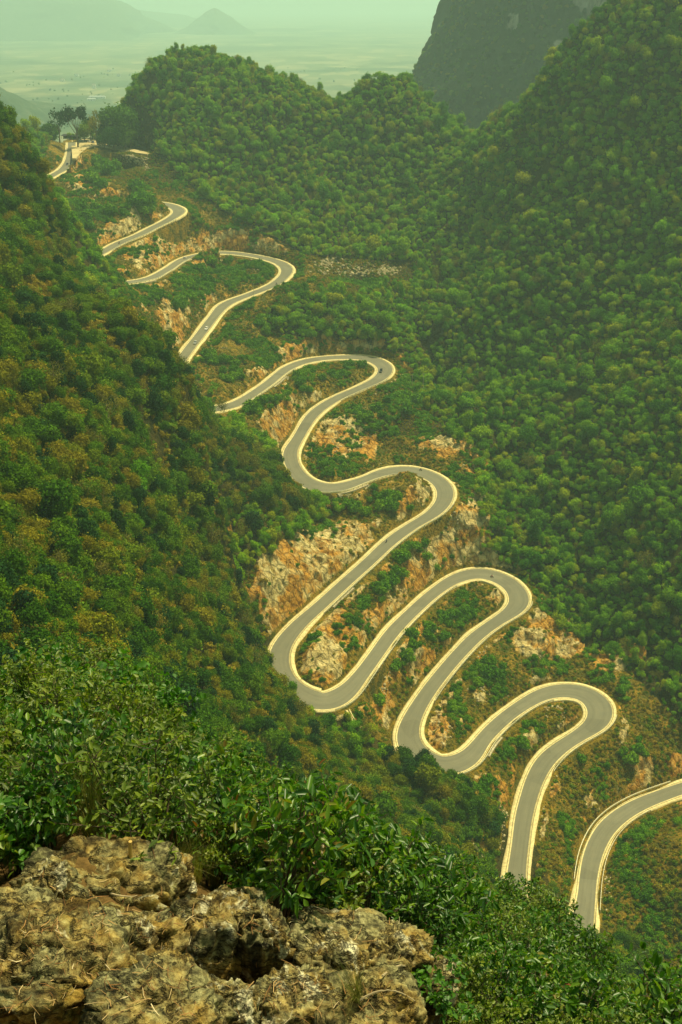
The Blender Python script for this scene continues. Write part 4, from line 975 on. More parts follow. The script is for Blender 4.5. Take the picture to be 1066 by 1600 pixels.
for a in [(147,138,16,12,15,.1,'tall white house standing alone in the pale fields above the lone tree'),(120,119,20,14,10,-.2,'small white house at the far side of the fields'),(152,154,60,14,7,.05,'long pale farm building on the near side of the fields'),(143,157,30,12,6,.2,'low pale building left of the long farm building'),
          (171,112,22,14,10,.3,'faint white house furthest right on the valley floor'),(98,127,18,12,9,.1,'faint white house left of the others on the valley floor'),(186,119,18,12,9,0,'faint white house close to the round hill')]:
    house(*a[:6], a[6], a[2] > 25)
# ---- utility poles
def pole(px, py, h, label, rz=0.3):
    p = hit(px, py); root = empty('utility_pole', p, rz); tag(root, label, 'utility pole', 'utility poles beside the road')
    m = MB(); m.tube([(0, 0, -1), (0, 0, h)], [0.2, 0.13], 10); m.build('shaft', M_post, root)
    for z_ in (h-0.5, h-1.4): m = MB(); m.box((0, 0, z_), (2.0, 0.14, 0.14)); m.build('crossarm', M_door, root)
    for x in (-.8, 0, .8): m = MB(); m.cyl((x, 0, h-0.34), 0.07, 0.22, 'Z', 8); m.build('insulator', M_lamp, root)
pole(397, 466, 11, 'thin utility pole on the near side of the road below the wide upper bend'); pole(661, 612, 13, 'thin utility pole in front of the wood right of the bend halfway up'); pole(644, 608, 10, 'shorter utility pole right of the bend halfway up'); pole(148, 232, 10, 'utility pole at the edge of the sandy clearing'); pole(318, 402, 10, 'thin utility pole beside the knoll near the second leg from the top')
# ---- trees at the pass
def flat_tree(px, py, r, H, seed, label, shape=(1, 1, .35), nl=9, lr=(0.28, .42), cz=1.62, mat=None, dense=1100):
    p = rp(px, py, r); p[2] = float(Hq(p[0], p[1]))-0.3
    cm, lc = crown_mesh('crown', seed, dense, nl, .085, shape, cz, .8, lr); cm.materials.append(mat or M_leaf_dark); tm = trunk_mesh('trunk', seed+1, lc, .06, M_bark, 2)
    root = empty('tall_tree', p, seed); k = H/(cz+0.45); root.scale = (k*.8, k*.8, k); link('trunk', tm, None, root); link('crown', cm, None, root); tag(root, label, 'tree')
flat_tree(120, 213, 1105, 38, 301, 'tall lone tree with a flat dark crown and bare trunk standing at the pass', (1, 1, .28), 10, (.2, .32), 1.75, None, 800)
flat_tree(93, 214, 1130, 28, 303, 'thin hazy tree left of the tall lone tree at the pass', (1, 1, .6), 8, mat=M_leaf_dark, dense=450)
flat_tree(152, 216, 1120, 27, 305, 'slender pale green tree right of the tall lone tree', (.8, .8, .8), 8, (.25, .4), 1.3, M_leaf, 500)
for k, (px, py, r, H) in enumerate([(170,214,1110,30),(184,216,1105,38),(196,214,1105,36),(178,224,1080,22),(196,226,1080,24),(163,222,1092,16),(205,222,1090,30),(78,212,1150,24),(132,214,1150,18),(142,214,1160,20),(66,206,1160,22)]):
    p = rp(px, py, r); p[2] = float(Hq(p[0], p[1]))-0.3
    plant(int(rng.integers(0, 6)), p, H/2.0, ['broad brownish green tree','tall broad tree with squarish crown','tall dark tree','low round tree','round tree','small round tree','tall tree','hazy round tree','small hazy tree','hazy tree','faint hazy tree'][k]+[' right of the lone tree at the pass',' behind the clearing beside the round hill',' against the foot of the round hill',' just above the sandy clearing',' above the narrow right arm of the clearing',' between the slender tree and the clearing',' at the left foot of the round hill',' left of the thin hazy tree at the pass',' behind the parked cars',' behind the slender pale tree',' at the left end of the pass'][k], 'tree', None)
# ---- loose stones
M_stone = None
t = NT('loose_stone'); co = t.coord(); n = t.noise(co, 2.0, 5, 0.7); oi = t.n('ShaderNodeObjectInfo')
M_stone = t.done(t.bsdf(t.mix(1.0, t.ramp(n, [(0.3, (0.26, 0.20, 0.10)), (0.6, (0.56, 0.48, 0.27))]), t.ramp(oi.outputs['Random'], [(0, 0.6), (1, 1.2)]), 'MULTIPLY'), 0.9, None, 0.1))
SPR = []
for k, (px, py) in enumerate(((500, 424), (560, 420), (215, 252))):
    m = MB(); bmesh.ops.create_icosphere(m.bm, subdivisions=2, radius=1)
    for v in m.bm.verts:
        f = 1+0.35*mnoise.noise(v.co*1.3+Vector((k*7, 0, 0)))+0.15*mnoise.noise(v.co*3+Vector((k*3, 0, 0))); v.co = Vector((v.co.x*f*1.2, v.co.y*f, v.co.z*f*0.7))
    o = m.build('boulder', M_stone); p = hit(px, py); o.location = p; o.scale = (1.6,)*3
    tag(o, ['pale boulder at the left end of the heap of stones beyond the wide upper bend', 'pale boulder in the middle of the heap of stones beyond the wide upper bend', 'pale boulder on the stony bank below the sandy clearing'][k], 'boulder'); SPR.append(o)
def heap(name, label, blobs, n, s0, s1, rad=0):
    pts = []
    for _ in range(n):
        b = random.choice(blobs); a = random.gauss(b[0], b[2]/2), random.gauss(b[1], b[3]/2); p = hit(*a)
        if float(bil(DI, p[0:1], p[1:2], 99.)[0]) > 0.6: pts.append(p)
    pts = np.array(pts); scatter(name, label, pts[:, 0], pts[:, 1], pts[:, 2], rng.uniform(s0, s1, len(pts)), rng.integers(0, 3, len(pts)), SPR)
heap('stone_heap', 'long heap of pale loose stones beyond the wide upper bend', [(515,412,25,8),(550,418,40,10),(600,424,25,8),(540,426,50,5)], 620, 0.35, 1.2)
heap('stony_bank', 'pale broken stones on the bank below the sandy clearing', [(215,252,18,10),(200,245,15,6),(225,262,10,6)], 260, 0.3, 1.0)
heap('scree', 'loose pale stones and rubble on the banks beside the bends', [(590,610,30,10),(560,640,20,16),(345,545,22,22),(310,600,14,12),(330,520,12,16),(400,420,22,10),(640,615,12,6),(540,690,50,35),(700,820,30,30),(850,1010,50,25),(700,1140,25,30),(760,1090,30,25),
     (870,1110,25,18),(600,1070,16,35),(740,1010,20,20),(735,700,16,40),(640,950,20,40),(785,1290,8,40),(845,1260,8,40),(980,1260,10,14),(960,1310,10,25),(950,1390,8,30),(860,1220,10,16)], 900, 0.2, 0.7)
# ------------------------------------------------------------------ the near brow: rocks, soil, shrubs
ROCKL = np.array([(-700, 1400), (0, 1385), (60, 1350), (110, 1318), (220, 1335), (290, 1385), (350, 1410), (450, 1435), (600, 1470), (690, 1560), (740, 1640), (1066, 1720), (1700, 1760)], float)
SL2 = np.vstack([[(-700, 1060)], SIL, [(1700, 1570)]])
def fgpos(px, v, h=0.0):
    px = np.asarray(px, float); v = np.asarray(v, float)
    a = np.arctan2((px-533)/F, math.cos(PITCH)-(1350-800)/F*math.sin(PITCH))
    pr = np.interp(px, ROCKL[:, 0], ROCKL[:, 1]); ps = np.interp(px, SL2[:, 0], SL2[:, 1])+np.interp(px, [780, 900], [34, 62])
    rm = np.interp(px, [-700, 0, 300, 600, 900, 1700], [9, 9.5, 11, 13.5, 15.5, 17])
    vc = np.clip(v, 0, 1); py = pr+(ps-pr)*vc
    bb = -(py-800)/F; dh = np.hypot((px-533)/F, math.cos(PITCH)+bb*math.sin(PITCH)); r1 = 3.35*(rm/3.35)**vc
    a = np.arctan2((px-533)/F, math.cos(PITCH)+bb*math.sin(PITCH)); z1 = r1*(bb*math.cos(PITCH)-math.sin(PITCH))/dh-0.38*vc
    lo = np.minimum(v, 0); r = r1+lo*2.9; z_ = z1-lo*2.9*0.22
    hi = np.maximum(v-1, 0)*30; r = r+hi; z_ = z_-hi*1.5
    return np.stack([np.sin(a)*r, np.cos(a)*r, z_+h], -1)
gpx, gv = np.meshgrid(np.linspace(-700, 1700, 420), np.r_[np.linspace(-1.0, 0, 90), np.linspace(0.01, 1.0, 160), np.linspace(1.03, 2.2, 24)])
Pg = fgpos(gpx, gv).reshape(-1, 3)
Pg[:, 2] -= 0.16*np.clip(-gv.ravel()*6, 0, 1)
Pg[:, 2] += 0.05*fbm(Pg[:, 0]*2, Pg[:, 1]*2, Pg[:, 2]*2, 4, 131)+0.02*fbm(Pg[:, 0]*12, Pg[:, 1]*12, Pg[:, 2]*12, 3, 132)-0.04
t = NT('brow_soil'); co = t.coord(); n = t.noise(co, 3, 6, 0.7); n2 = t.noise(co, 22, 5, 0.7)
M_soil = t.done(t.bsdf(t.mix(0.5, t.ramp(n, [(0.3, (0.045, 0.03, 0.01)), (0.7, (0.20, 0.12, 0.035))]), t.ramp(n2, [(0.35, (0.03, 0.02, 0.008)), (0.7, (0.24, 0.15, 0.05))])), 0.95, t.bump(n2, 0.8, 0.02), 0.1))
tag(link('brow_ground', mesh_np('brow_ground', Pg, quad_grid(420, gv.shape[0]), True), M_soil), 'brown litter covered soil of the near hilltop', None, None, 'structure')
# ---- rocks
def lime(name, l0, streak=0.0):
  t = NT(name); co = t.coord()
  n1_ = t.noise(co, 1.6, 6, 0.7, 0.0); n2_ = t.noise(co, 6, 6, 0.75, 0.0); n3_ = t.noise(co, 28, 6, 0.75); n4_ = t.noise(t.coord((1, 1, 1), (0.3, 0.2, 0)), 2.6, 5, 0.7, 0.2)
  base = t.ramp(n3_, [(0.30, (0.022, 0.021, 0.010)), (0.44, (0.10, 0.092, 0.042)), (0.56, (0.27, 0.25, 0.11)), (0.74, (0.52, 0.49, 0.25))])
  och = t.ramp(n3_, [(0.32, (0.06, 0.03, 0.006)), (0.5, (0.30, 0.18, 0.03)), (0.72, (0.58, 0.40, 0.09))])
  c = t.mix(t.ramp(n1_, [(0.43, 0.0), (0.56, 0.92)]), base, och)
  lich = t.ramp(t.noise(co, 3.1, 6, 0.72, 0.6), [(l0, 0.0), (l0+0.05, 1.0)])
  c = t.mix(t.math('MULTIPLY', lich, t.ramp(n3_, [(0.35, 0.2), (0.55, 1.0)])), c, (0.74, 0.70, 0.46))
  crk = t.ramp(t.noise(t.coord((1, 1, 3.2), (0.35, 0.5, 0)), 1.9, 6, 0.75, 0.2), [(0.475, 1.0), (0.497, 0.08), (0.52, 1.0)])
  vk = t.n('ShaderNodeTexVoronoi', feature='DISTANCE_TO_EDGE'); vk.inputs['Scale'].default_value = 1.7; av = t.n('ShaderNodeVectorMath', operation='ADD'); nk = t.n('ShaderNodeTexNoise'); nk.inputs['Scale'].default_value = 5; nk.inputs['Detail'].default_value = 5; t.l(t.coord((1, 1, 1.8), (.5, .3, 0)), nk.inputs['Vector']); sc_ = t.n('ShaderNodeVectorMath', operation='SCALE'); sc_.inputs['Scale'].default_value = 0.35; t.l(nk.outputs['Color'], sc_.inputs[0]); t.l(co, av.inputs[0]); t.l(sc_.outputs[0], av.inputs[1]); t.l(av.outputs[0], vk.inputs['Vector'])
  crk = t.mix(1.0, crk, t.ramp(vk.outputs['Distance'], [(0.0, 0.06), (0.035, 0.7), (0.08, 1.0)]), 'MULTIPLY')
  c = t.mix(0.85, c, crk, 'MULTIPLY')
  mo = t.ramp(n4_, [(0.55, 0.0), (0.68, 0.5)]); c = t.mix(mo, c, (0.085, 0.11, 0.02))
  if streak:
    sk = t.ramp(t.noise(t.coord((7, 7, 0.7)), 2.2, 4, 0.6), [(0.42, 0.08), (0.56, 1.0)]); up = t.n('ShaderNodeNewGeometry'); sx_ = t.n('ShaderNodeSeparateXYZ'); t.l(up.outputs['Normal'], sx_.inputs[0])
    side_ = t.math('MULTIPLY', t.ramp(sx_.outputs[2], [(0.35, 1.0), (0.6, 0.0)]), streak); c = t.mix(side_, c, sk, 'MULTIPLY')
  bm_ = t.bump(t.math('ADD', t.math('MULTIPLY', crk, 0.6), n2_), 0.7, 0.03)
  return t.done(t.bsdf(c, 0.9, t.bump(n3_, 0.9, 0.012, bm_), 0.2))
M_lime = lime('limestone', 0.575); M_lime_s = lime('streaked_limestone', 0.52, 0.85); M_lime_w = lime('crusted_limestone', 0.50)
def rock_np(seed, sub=6, blocky=0.35, strata=0.5, tilt=(0.3, 0.2)):
    bm = bmesh.new(); bmesh.ops.create_icosphere(bm, subdivisions=sub, radius=1.0)
    Vv = np.array([v.co[:] for v in bm.verts]); Fc = np.array([[v.index for v in f.verts] for f in bm.faces]); bm.free()
    p = np.abs(Vv)**(1/(1-blocky*0.6)) if False else Vv
    mxn = np.max(np.abs(Vv), 1)[:, None]; p = Vv*(1-blocky)+Vv/mxn*blocky*0.8
    s_ = seed*3.17; Vc = Vv+0.1*np.stack([vnoise(Vv[:, 0]*2, Vv[:, 1]*2+s_, Vv[:, 2]*2, q_) for q_ in (1, 2, 3)], -1)
    f = 1+0.30*fbm(p[:, 0]*1.1+s_, p[:, 1]*1.1, p[:, 2]*1.1, 2, seed)+0.17*(fbm(p[:, 0]*2.2+s_, p[:, 1]*2.2, p[:, 2]*2.2, 3, seed+1, True)-0.2)
    p = p*f[:, None]
    # bedding: steps and grooves along tilted layers
    u = p[:, 2]+tilt[0]*p[:, 0]+tilt[1]*p[:, 1]+0.22*fbm(p[:, 0]*1.5, p[:, 1]*1.5+s_, p[:, 2]*1.5, 3, seed+2)
    g = np.abs(np.sin(u*6.5+s_)); groove = np.clip(0.35-g, 0, 1)*strata
    vd_ = np.abs(vnoise(p[:, 0]*2.6+s_, p[:, 1]*2.6, p[:, 2]*1.6, seed+8)); fis = np.clip(0.09-vd_, 0, 1)/0.09
    w = 1-0.25*groove-0.16*fis+0.06*fbm(p[:, 0]*6+s_, p[:, 1]*6, p[:, 2]*6, 4, seed+4, True)+0.028*fbm(p[:, 0]*20, p[:, 1]*20+s_, p[:, 2]*20, 3, seed+5)
    # pits
    pit = np.clip(vnoise(p[:, 0]*4+s_, p[:, 1]*4, p[:, 2]*4, seed+6)-0.45, 0, 1); w = w-0.35*pit
    return p*w[:, None], Fc
ROCKS = []
def rock_thing(px, py, w, h, r, seed, label, depth=0.9, rz=0.0, ry=0.0, sub=6, blocky=0.35, strata=0.5, tilt=(0.3, 0.2)):
    p, Fc = rock_np(seed, sub, blocky, strata, tilt)
    c_ = rp(px, py, r); dist = float(np.linalg.norm(c_)); a = w/F*dist/2/1.08; b = h/F*dist/2/0.95
    p = p*[a, a*depth, b]
    me = mesh_np('rock', p, Fc, True); o = link('rock', me, M_lime_s if ('streak' in label or 'dark' in label) else M_lime_w if ('white' in label or 'pale' in label or 'lichen' in label) else M_lime); o.location = c_; o.rotation_euler = (0, ry, rz)
    tag(o, label, 'rock'); ROCKS.append(o)
for a in [(150,1432,270,215,3.28,11,'high weathered grey and ochre rock hump in the lower left corner, topmost of the rocks',.6,.1,.08),
    (250,1410,115,125,3.38,21,'lichen spotted rounded rock on the right shoulder of the high hump',.8,.4,.1),
    (85,1405,95,115,3.22,14,'pale edged rock on the left shoulder of the high hump',.8,.2,-.2),
    (5,1465,170,130,3.05,12,'low ochre rock at the left edge beside the high hump',.9,.5,0),
    (85,1550,260,180,2.75,13,'broad smooth ochre slab at the left edge below the high hump',.9,.3,.05),
    (205,1510,190,160,2.95,16,'ochre rock with a dark hollow in front of the high hump',.8,.1,.1),
    (305,1515,190,215,2.95,17,'long sloping ridge rock with pale lichen along its right edge',.7,.6,.6),
    (250,1605,210,140,2.45,18,'rounded olive rock at the bottom edge',.9,0,0),
    (345,1600,110,130,2.5,19,'small white crusted rock at the bottom edge beside the rounded one',.8,0,.2),
    (405,1505,105,180,2.95,20,'upright block with white top and dark streaked front',.8,.2,0),
    (440,1600,150,140,2.6,22,'pale patched rock at the foot of the white topped block',.8,.6,.3),
    (500,1545,140,140,2.9,23,'olive rock right of the white topped block',.8,.3,.3),
    (520,1488,190,80,3.1,24,'flat dark layered rock behind the olive rock',.9,.1,.1),
    (595,1525,150,135,3.05,25,'dark fissured rock near the shrubs',.8,.5,.2),
    (655,1570,100,140,3.0,26,'rough end rock at the right with pale streaks',.8,.3,.35),
    (570,1605,190,120,2.6,27,'low shaded rock at the bottom edge under the fissured rocks',.9,.1,0),
    (370,1440,110,50,3.3,28,'small crumbly rock ledge behind the white topped block',.9,.2,0)]:
    rock_thing(*a[:7], depth=a[7], rz=a[8], ry=a[9], tilt=(random.uniform(-.5, .5), random.uniform(-.3, .5)))
bpy.context.view_layer.update()
from mathutils.bvhtree import BVHTree
vv, ff, o_ = [], [], 0
for o in ROCKS:
    mw = o.matrix_world; me = o.data; n = len(me.vertices); c_ = np.empty(n*3, np.float32); me.vertices.foreach_get('co', c_); c_ = c_.reshape(-1, 3)
    M4 = np.array(mw); vv.append(c_@M4[:3, :3].T+M4[:3, 3]); f_ = np.empty(len(me.polygons)*3, np.int32); me.loops.foreach_get('vertex_index', f_); ff.append(f_.reshape(-1, 3)+o_); o_ += n
vv.append(Pg); qg = quad_grid(420, gv.shape[0]); ff = [np.vstack(ff)]; polys = [tuple(x) for x in ff[0].tolist()]+[tuple(x) for x in (qg+o_).tolist()]
BVH = BVHTree.FromPolygons([tuple(x) for x in np.vstack(vv).tolist()], polys)
def cast(px, py):
    d = Vector(rayd(px, py)).normalized(); h = BVH.ray_cast(Vector((0, 0, 0)), d); return h[0], h[1]
# ---- dry litter on the rocks
M_straw = None
t = NT('dry_straw'); at = t.n('ShaderNodeAttribute', attribute_name='rnd').outputs['Fac']
M_straw = t.done(t.bsdf(t.ramp(at, [(0, (0.07, 0.03, 0.012)), (0.5, (0.30, 0.15, 0.05)), (0.85, (0.48, 0.32, 0.13)), (1, (0.72, 0.62, 0.38))]), 0.8, None, 0.2))
Vl, Ql, rl = [], [], []
def stick(p, n, L, w, c_, bend=0.2):
    n = Vector(n).normalized(); u = n.orthogonal().normalized(); u.rotate(Matrix.Rotation(random.uniform(0, 6.28), 3, n)); s_ = n.cross(u)
    p = Vector(p)+n*0.004; off = random.uniform(-bend, bend)*L; ps = [p-u*L/2, p+s_*off+n*random.uniform(0, .12)*L, p+u*L/2+n*random.uniform(0, .2)*L]
    i0 = len(Vl)
    for k, q_ in enumerate(ps):
        ww = w*(1, 1, 0.4)[k]; Vl.extend([q_-s_*ww, q_+n*ww*1.2, q_+s_*ww])
    for k in (0, 3):
        Ql.append((i0+k, i0+k+1, i0+k+4, i0+k+3)); Ql.append((i0+k+1, i0+k+2, i0+k+5, i0+k+4)); rl.extend([c_, c_])
cnt = 0
for k in range(480):
    if random.random() < 0.75:
        b = random.choice([(150,1470,60,30),(60,1540,60,40),(190,1540,60,40),(110,1580,90,30),(40,1470,40,30),(250,1560,50,30),(320,1450,30,20),(530,1570,60,30),(440,1560,30,30),(420,1450,60,10),(170,1440,50,15)]); px, py = random.gauss(b[0], b[2]), random.gauss(b[1], b[3])
    else: px, py = random.uniform(-30, 700), random.uniform(1330, 1620)
    h, n_ = cast(px, py)
    if h is None or h.length > 6 or n_.z < 0.25: continue
    cc = random.random()
    stick(h, n_, random.choice((.02, .03, .04, .05, .08)), random.uniform(.0006, .0017), cc**0.7)
    cnt += 1
lit = link('dry_litter', mesh_np('dry_litter', [tuple(v) for v in Vl], Ql, False, {'rnd': ('FACE', rl)}), M_straw)
tag(lit, 'dry brown stalks, needles and leaf litter lying on the near rocks', None, None, 'stuff')

# ---- leafy shrubs close to the camera
def near_leaf_mat(name, stops, rough=0.38, trans=0.3):
    t = NT(name); at = t.n('ShaderNodeAttribute', attribute_name='rnd').outputs['Fac']; oi = t.n('ShaderNodeObjectInfo')
    f = t.math('ADD', t.math('MULTIPLY', at, 0.75), t.math('MULTIPLY', oi.outputs['Random'], 0.25))
    col = t.ramp(f, stops); d = t.bsdf(col, rough, None, 0.45); tr = t.n('ShaderNodeBsdfTranslucent'); t.l(t.mix(1.0, col, (1.5, 1.7, 0.5), 'MULTIPLY'), tr.inputs[0])
    ms = t.n('ShaderNodeMixShader'); ms.inputs[0].default_value = trans; t.l(d, ms.inputs[1]); t.l(tr.outputs[0], ms.inputs[2]); return t.done(ms.outputs[0])
M_nl = near_leaf_mat('shrub_leaves', [(0, (0.012, 0.05, 0.008)), (0.4, (0.038, 0.12, 0.008)), (0.7, (0.09, 0.20, 0.01)), (0.88, (0.19, 0.30, 0.014)), (0.97, (0.20, 0.13, 0.03)), (1, (0.22, 0.05, 0.02))])
M_nl2 = near_leaf_mat('olive_leaves', [(0, (0.035, 0.075, 0.008)), (0.5, (0.11, 0.17, 0.01)), (0.8, (0.20, 0.27, 0.014)), (1, (0.26, 0.20, 0.05))], 0.5)
M_nl3 = near_leaf_mat('broad_leaves', [(0, (0.02, 0.09, 0.008)), (0.7, (0.08, 0.22, 0.01)), (0.93, (0.2, 0.26, 0.014)), (1, (0.20, 0.06, 0.03))], 0.45)
M_grass = near_leaf_mat('grass_blades', [(0, (0.06, 0.10, 0.012)), (0.5, (0.16, 0.17, 0.03)), (1, (0.38, 0.30, 0.11))], 0.6)
M_twig = simple('twig_bark', (0.11, 0.085, 0.05), 0.85, 0.2, 0.4, 8)
def leaves_np(B, D, U, L, W, fold=0.25, curl=0.25):
    """B base points, D direction, U up-ish; returns verts, quads (2 per leaf)"""
    D = D/np.linalg.norm(D, axis=1)[:, None]; Sd = np.cross(D, U); Sd /= np.linalg.norm(Sd, axis=1)[:, None]+1e-9; Nn = np.cross(Sd, D)
    L = L[:, None]; W = W[:, None]
    b = B; t_ = B+D*L-Nn*L*curl
    l1 = B+D*L*0.3+Sd*W*0.85+Nn*W*fold; l2 = B+D*L*0.7+Sd*W*0.75+Nn*(W*fold-L*curl*0.4); r1 = B+D*L*0.3-Sd*W*0.85+Nn*W*fold; r2 = B+D*L*0.7-Sd*W*0.75+Nn*(W*fold-L*curl*0.4)
    V = np.stack([b, l1, l2, t_, r2, r1], 1).reshape(-1, 3); n = len(B); i = np.arange(n)[:, None]*6
    Q = np.stack([i+[0, 1, 2, 3], i+[0, 3, 4, 5]], 1).reshape(-1, 4); return V, Q
def near_shrub(seed, n_stem=16, R=0.42, H=0.62, leafL=0.05, ratio=0.24, per=58, flat=0.5):
    r = np.random.default_rng(seed); m = MB(); B, D = [], []
    for s_ in range(n_stem):
        a = r.uniform(0, 6.283); rd = R*math.sqrt(r.uniform(0.02, 1)); e = np.array([math.cos(a)*rd, math.sin(a)*rd, H*(1-0.45*(rd/R)**2)*r.uniform(0.75, 1.15)])
        k1 = e*[0.35, 0.35, 0.45]+r.normal(0, .02, 3); k0 = np.array([math.cos(a)*0.03, math.sin(a)*0.03, -0.25])
        m.tube([k0, k1, e*[.75, .75, .8]+r.normal(0, .015, 3), e], [.007, .005, .003, .0015], 5)
        tw = [(k1, e)]
        for q in range(4):
            f = r.uniform(.35, .95); p0 = k1*(1-f)+e*f; v = r.normal(0, 1, 3); v[2] = abs(v[2])*.6+.2; v /= np.linalg.norm(v); p1 = p0+v*r.uniform(.08, .2); m.tube([p0, (p0+p1)/2+r.normal(0, .008, 3), p1], [.0028, .002, .001], 4); tw.append((p0, p1))
        for (p0, p1) in tw:
            n = per//5; f = np.linspace(.15, 1.03, n)[:, None]; ax = (p1-p0)/np.linalg.norm(p1-p0)
            pb = p0+(p1-p0)*f+r.normal(0, .006, (n, 3)); dd = r.normal(0, 1, (n, 3)); dd -= (dd@ax)[:, None]*ax*.75; dd /= np.linalg.norm(dd, axis=1)[:, None]; dd = dd+ax*.55; B.append(pb); D.append(dd)
    B = np.vstack(B); D = np.vstack(D); U = r.normal(0, .45, (len(B), 3))+[0.15, -0.1, 1]; L = leafL*r.uniform(.6, 1.25, len(B)); V, Q = leaves_np(B, D, U, L, L*ratio*r.uniform(.85, 1.2, len(B)))
    rn = np.repeat(r.random(len(B)), 2); cm = mesh_np('foliage', V, Q, False, {'rnd': ('FACE', rn)})
    o = m.build('stem', M_twig); sm = o.data; bpy.data.objects.remove(o); return cm, sm
NS = []
for k, (kw, mt, nm_) in enumerate([
    (dict(leafL=.052, ratio=.24), M_nl, 'leafy_shrub'), (dict(leafL=.045, ratio=.30, n_stem=18), M_nl, 'leafy_shrub'), (dict(leafL=.060, ratio=.20), M_nl, 'leafy_shrub'),
    (dict(leafL=.034, ratio=.32, n_stem=20, per=75), M_nl2, 'small_leaved_shrub'), (dict(leafL=.040, ratio=.22, n_stem=18, per=66), M_nl2, 'small_leaved_shrub'),
    (dict(leafL=.056, ratio=.42, n_stem=13, per=44), M_nl3, 'broad_leaved_plant')]):
    cm, sm = near_shrub(500+k, **kw); cm.materials.append(mt); NS.append([nm_, cm, sm, None])
# grass tuft
def tuft(seed, n=130, H=0.5):
    r = np.random.default_rng(seed); V, Q = [], []
    for k in range(n):
        a = r.uniform(0, 6.283); le = r.uniform(.1, .75); h = H*r.uniform(.5, 1.15); w = r.uniform(.0012, .003); d = np.array([math.cos(a), math.sin(a), 0]); s_ = np.array([-d[1], d[0], 0])*w; b = d*r.uniform(0, .05)+s_*r.normal(0, 8); i = len(V)
        for q, f in enumerate((0, .4, .75, 1)):
            p = b+d*le*h*f**2+np.array([0, 0, h*(f-.25*le*f*f)]); V += [p-s_*(1-f*.85), p+s_*(1-f*.85)]
        Q += [(i+2*q, i+2*q+1, i+2*q+3, i+2*q+2) for q in range(3)]
    return mesh_np('blades', V, Q, False, {'rnd': ('FACE', np.repeat(r.random(n), 3))})
for k in range(2):
    cm = tuft(520+k); cm.materials.append(M_grass); NS.append(['grass_tuft', cm, None, None])
def near_plant(k, loc, s, label, cat, group, rz=None, tilt=0.15):
    nm_, cm, sm, pr = NS[k]
    if pr is None:
        root = empty(nm_, loc)
        if sm is not None: link('stem', sm, None, root)
        link('foliage' if sm is not None else 'blades', cm, None, root); NS[k][3] = root
    else: root = copy_tree(pr)
    root.location = loc; root.rotation_euler = (random.gauss(0, tilt), random.gauss(0, tilt), random.uniform(0, 6.28) if rz is None else rz); root.scale = (s, s, s*random.uniform(.85, 1.25)); tag(root, label, cat, group); return root
LBL = {'leafy_shrub': ('dense glossy green shrub on the near slope below the rocks', 'shrub', 'leafy shrubs on the near slope'), 'small_leaved_shrub': ('olive green small leaved shrub on the near slope', 'shrub', 'small leaved shrubs on the near slope'),
       'broad_leaved_plant': ('broad leaved green plant among the near shrubs', 'plant', 'broad leaved plants among the near shrubs'), 'grass_tuft': ('tuft of thin grass among the near shrubs', 'grass', 'grass tufts among the near shrubs')}
n_near = 0
def zl(k, px, v):
    l, c_, g = LBL[NS[k][0]]
    h = 'behind the high rock hump' if px < 250 else 'behind the sloping ridge rock' if px < 480 else 'right of the rocks' if px < 720 else 'below the road ends' if px < 920 else 'in the bottom right corner'
    w = 'nearest the camera' if v < .25 else 'midway down' if v < .72 else 'at the far edge'
    l = l.replace(' on the near slope below the rocks', '').replace(' on the near slope', '').replace(' among the near shrubs', '')
    return l+' '+h+', '+w, c_, g.replace(' on the near slope', '').replace(' among the near shrubs', '')+' '+h+', '+w
vlev = np.linspace(0.02, 1.03, 21)
for v in vlev:
    step = 62*(1-v)+30
    for px in np.arange(-180, 1260, step):
        a = px+random.gauss(0, step*.25); vv_ = v+random.gauss(0, .012)
        p = fgpos(a, vv_); rr2 = math.hypot(p[0], p[1])
        if vv_ < .1 and (a < 380 or random.random() < .45) and a < 700: continue
        kk = int(rng.choice(8, p=[.24, .22, .14, .16, .10, .06, .05, .03])) if a > 420 else int(rng.choice(8, p=[.14, .12, .10, .22, .16, .12, .08, .06]))
        s_ = random.uniform(.42, 1.0)*(1+0.5*(rr2-3.3)/10)
        near_plant(kk, p, s_, *zl(kk, a, v)); n_near += 1
for px in np.arange(700, 1250, 42):
    for v in (-0.06, -0.13, -0.2):
        k_ = int(rng.integers(3, 5)); near_plant(k_, fgpos(px+random.gauss(0, 12), v), random.uniform(.42, .6), *zl(k_, px, -.1))
print('near plants', n_near)
# single things at the brow
for (px, py, k, s_, lb) in [(712,1592,5,.55,'young plant with round bright leaves at the bottom edge right of the rocks'),(690,1580,5,.4,'small round leaved plant beside the end rock'),(20,1290,5,.6,'large leaved plant at the left edge, one leaf reddish'),(60,1265,5,.55,'large leaved plant just right of the left edge one'),(215,1300,5,.3,'small round leaved sprig behind the high rock hump'),
                            (305,1330,6,.45,'tuft of pale thin stalks right of the high rock hump'),(275,1330,7,.45,'tuft of thin dry stalks behind the high rock hump'),(560,1560,6,.35,'small grass tuft growing from a dark crack in the rocks')]:
    h, n_ = cast(px, py); h = Vector(fgpos(px, 0.12)) if py < 1340 else h; near_plant(k, h, s_, lb, 'plant' if k == 5 else 'grass', None)
m = MB(); h, _ = cast(203, 1338)
sr = empty('cut_stem', h); tag(sr, 'short pale cut stem standing behind the high rock hump', 'stem')
m.tube([(0, 0, -.05), (.004, 0, .03), (.008, .0, .075)], [.009, .008, .0075], 8); m.build('stem', simple('pale_stem', (0.55, 0.36, 0.10), .7), sr)
m = MB(); m.tube([(.006, 0, .05), (.03, 0, .075), (.05, .01, .08)], [.003, .002, .001], 5); m.build('twig', M_twig, sr)
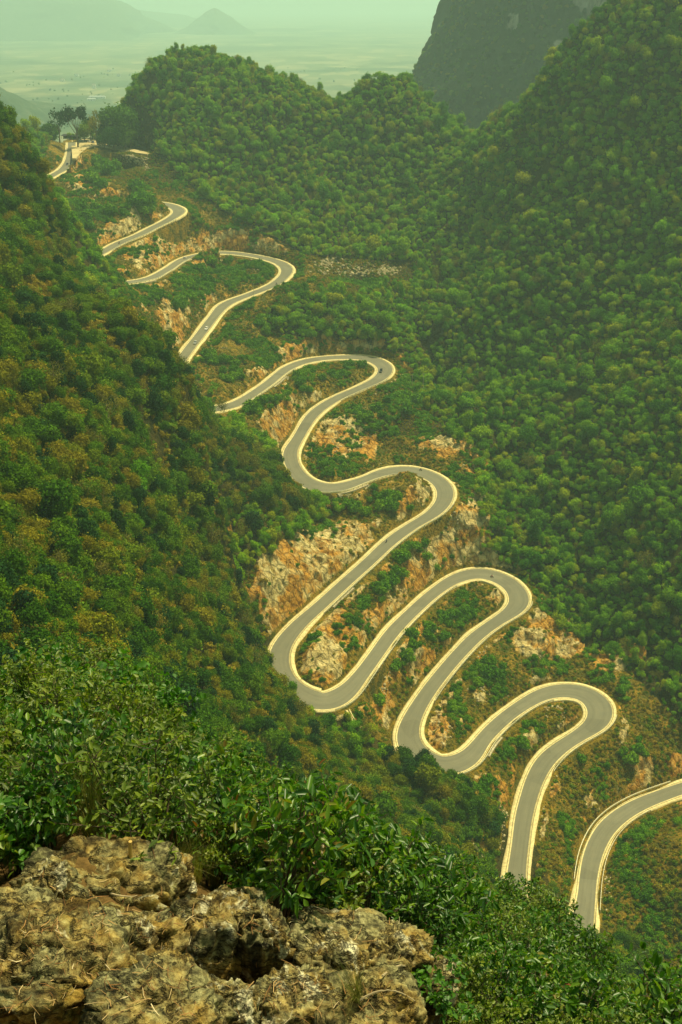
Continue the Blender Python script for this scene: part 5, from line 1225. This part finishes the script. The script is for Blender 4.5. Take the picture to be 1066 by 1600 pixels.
for k, (a, b, c2, lb) in enumerate([((560,1565),(610,1545),(650,1570),'thin pale dead twig lying across the fissured rocks'),((600,1530),(640,1480),(720,1600),'arching bare stem over the end rock'),((170,1400),(200,1420),(215,1395),'bent dry stalk on the face of the high hump')]):
    pts = []
    for q in (a, b, c2):
        h, n_ = cast(*q)
        if h is not None: pts.append(h+(n_*.012))
    if len(pts) == 3:
        o0 = pts[0]; m = MB(); P_ = [p-o0 for p in pts]; fine = [P_[0]*(1-f)**2+P_[1]*2*f*(1-f)*1.0+P_[2]*f*f+Vector((0, 0, .02*math.sin(math.pi*f))) for f in np.linspace(0, 1, 9)]
        m.tube(fine, list(np.linspace(.004, .0015, 9)), 5); o = m.build('dead_twig', M_straw if False else M_bark_pale); o.location = o0; tag(o, lb, 'twig')
# reddish flower head at the right
h = fgpos(1030, 0.93); fr = empty('red_leaved_sprig', h); tag(fr, 'sprig with a reddish leaf cluster sticking up at the right edge of the shrubs', 'plant')
m = MB(); m.tube([(0, 0, -.3), (.02, 0, .3), (.05, 0, .75)], [.012, .009, .005], 6); m.build('stem', M_twig, fr)
r = np.random.default_rng(9); nn_ = 70; B = r.normal(0, .035, (nn_, 3))+[.05, 0, .78]; V_, Q_ = leaves_np(B, r.normal(0, 1, (nn_, 3))+[0, 0, .3], r.normal(0, 1, (nn_, 3))+[0, 0, 1], np.full(nn_, .07), np.full(nn_, .022))
link('leaf_cluster', mesh_np('leaf_cluster', V_, Q_, False), simple('red_leaves', (0.42, 0.09, 0.05), .6), fr)
# ------------------------------------------------------------------ haze
HB = MB(); HB.box((0, 11000, -230), (16000, 26000, 1060))
t = NT('haze_air'); pv = t.n('ShaderNodeVolumePrincipled')
pv.inputs['Color'].default_value = (*HAZE_COLOR, 1); pv.inputs['Density'].default_value = HAZE_DENSITY; pv.inputs['Anisotropy'].default_value = 0.2
t.l(pv.outputs[0], t.out.inputs['Volume'])
hz = HB.build('haze', t.m); tag(hz, 'pale greenish haze filling the valley air', None, None, 'stuff')
hz.display_type = 'WIRE'
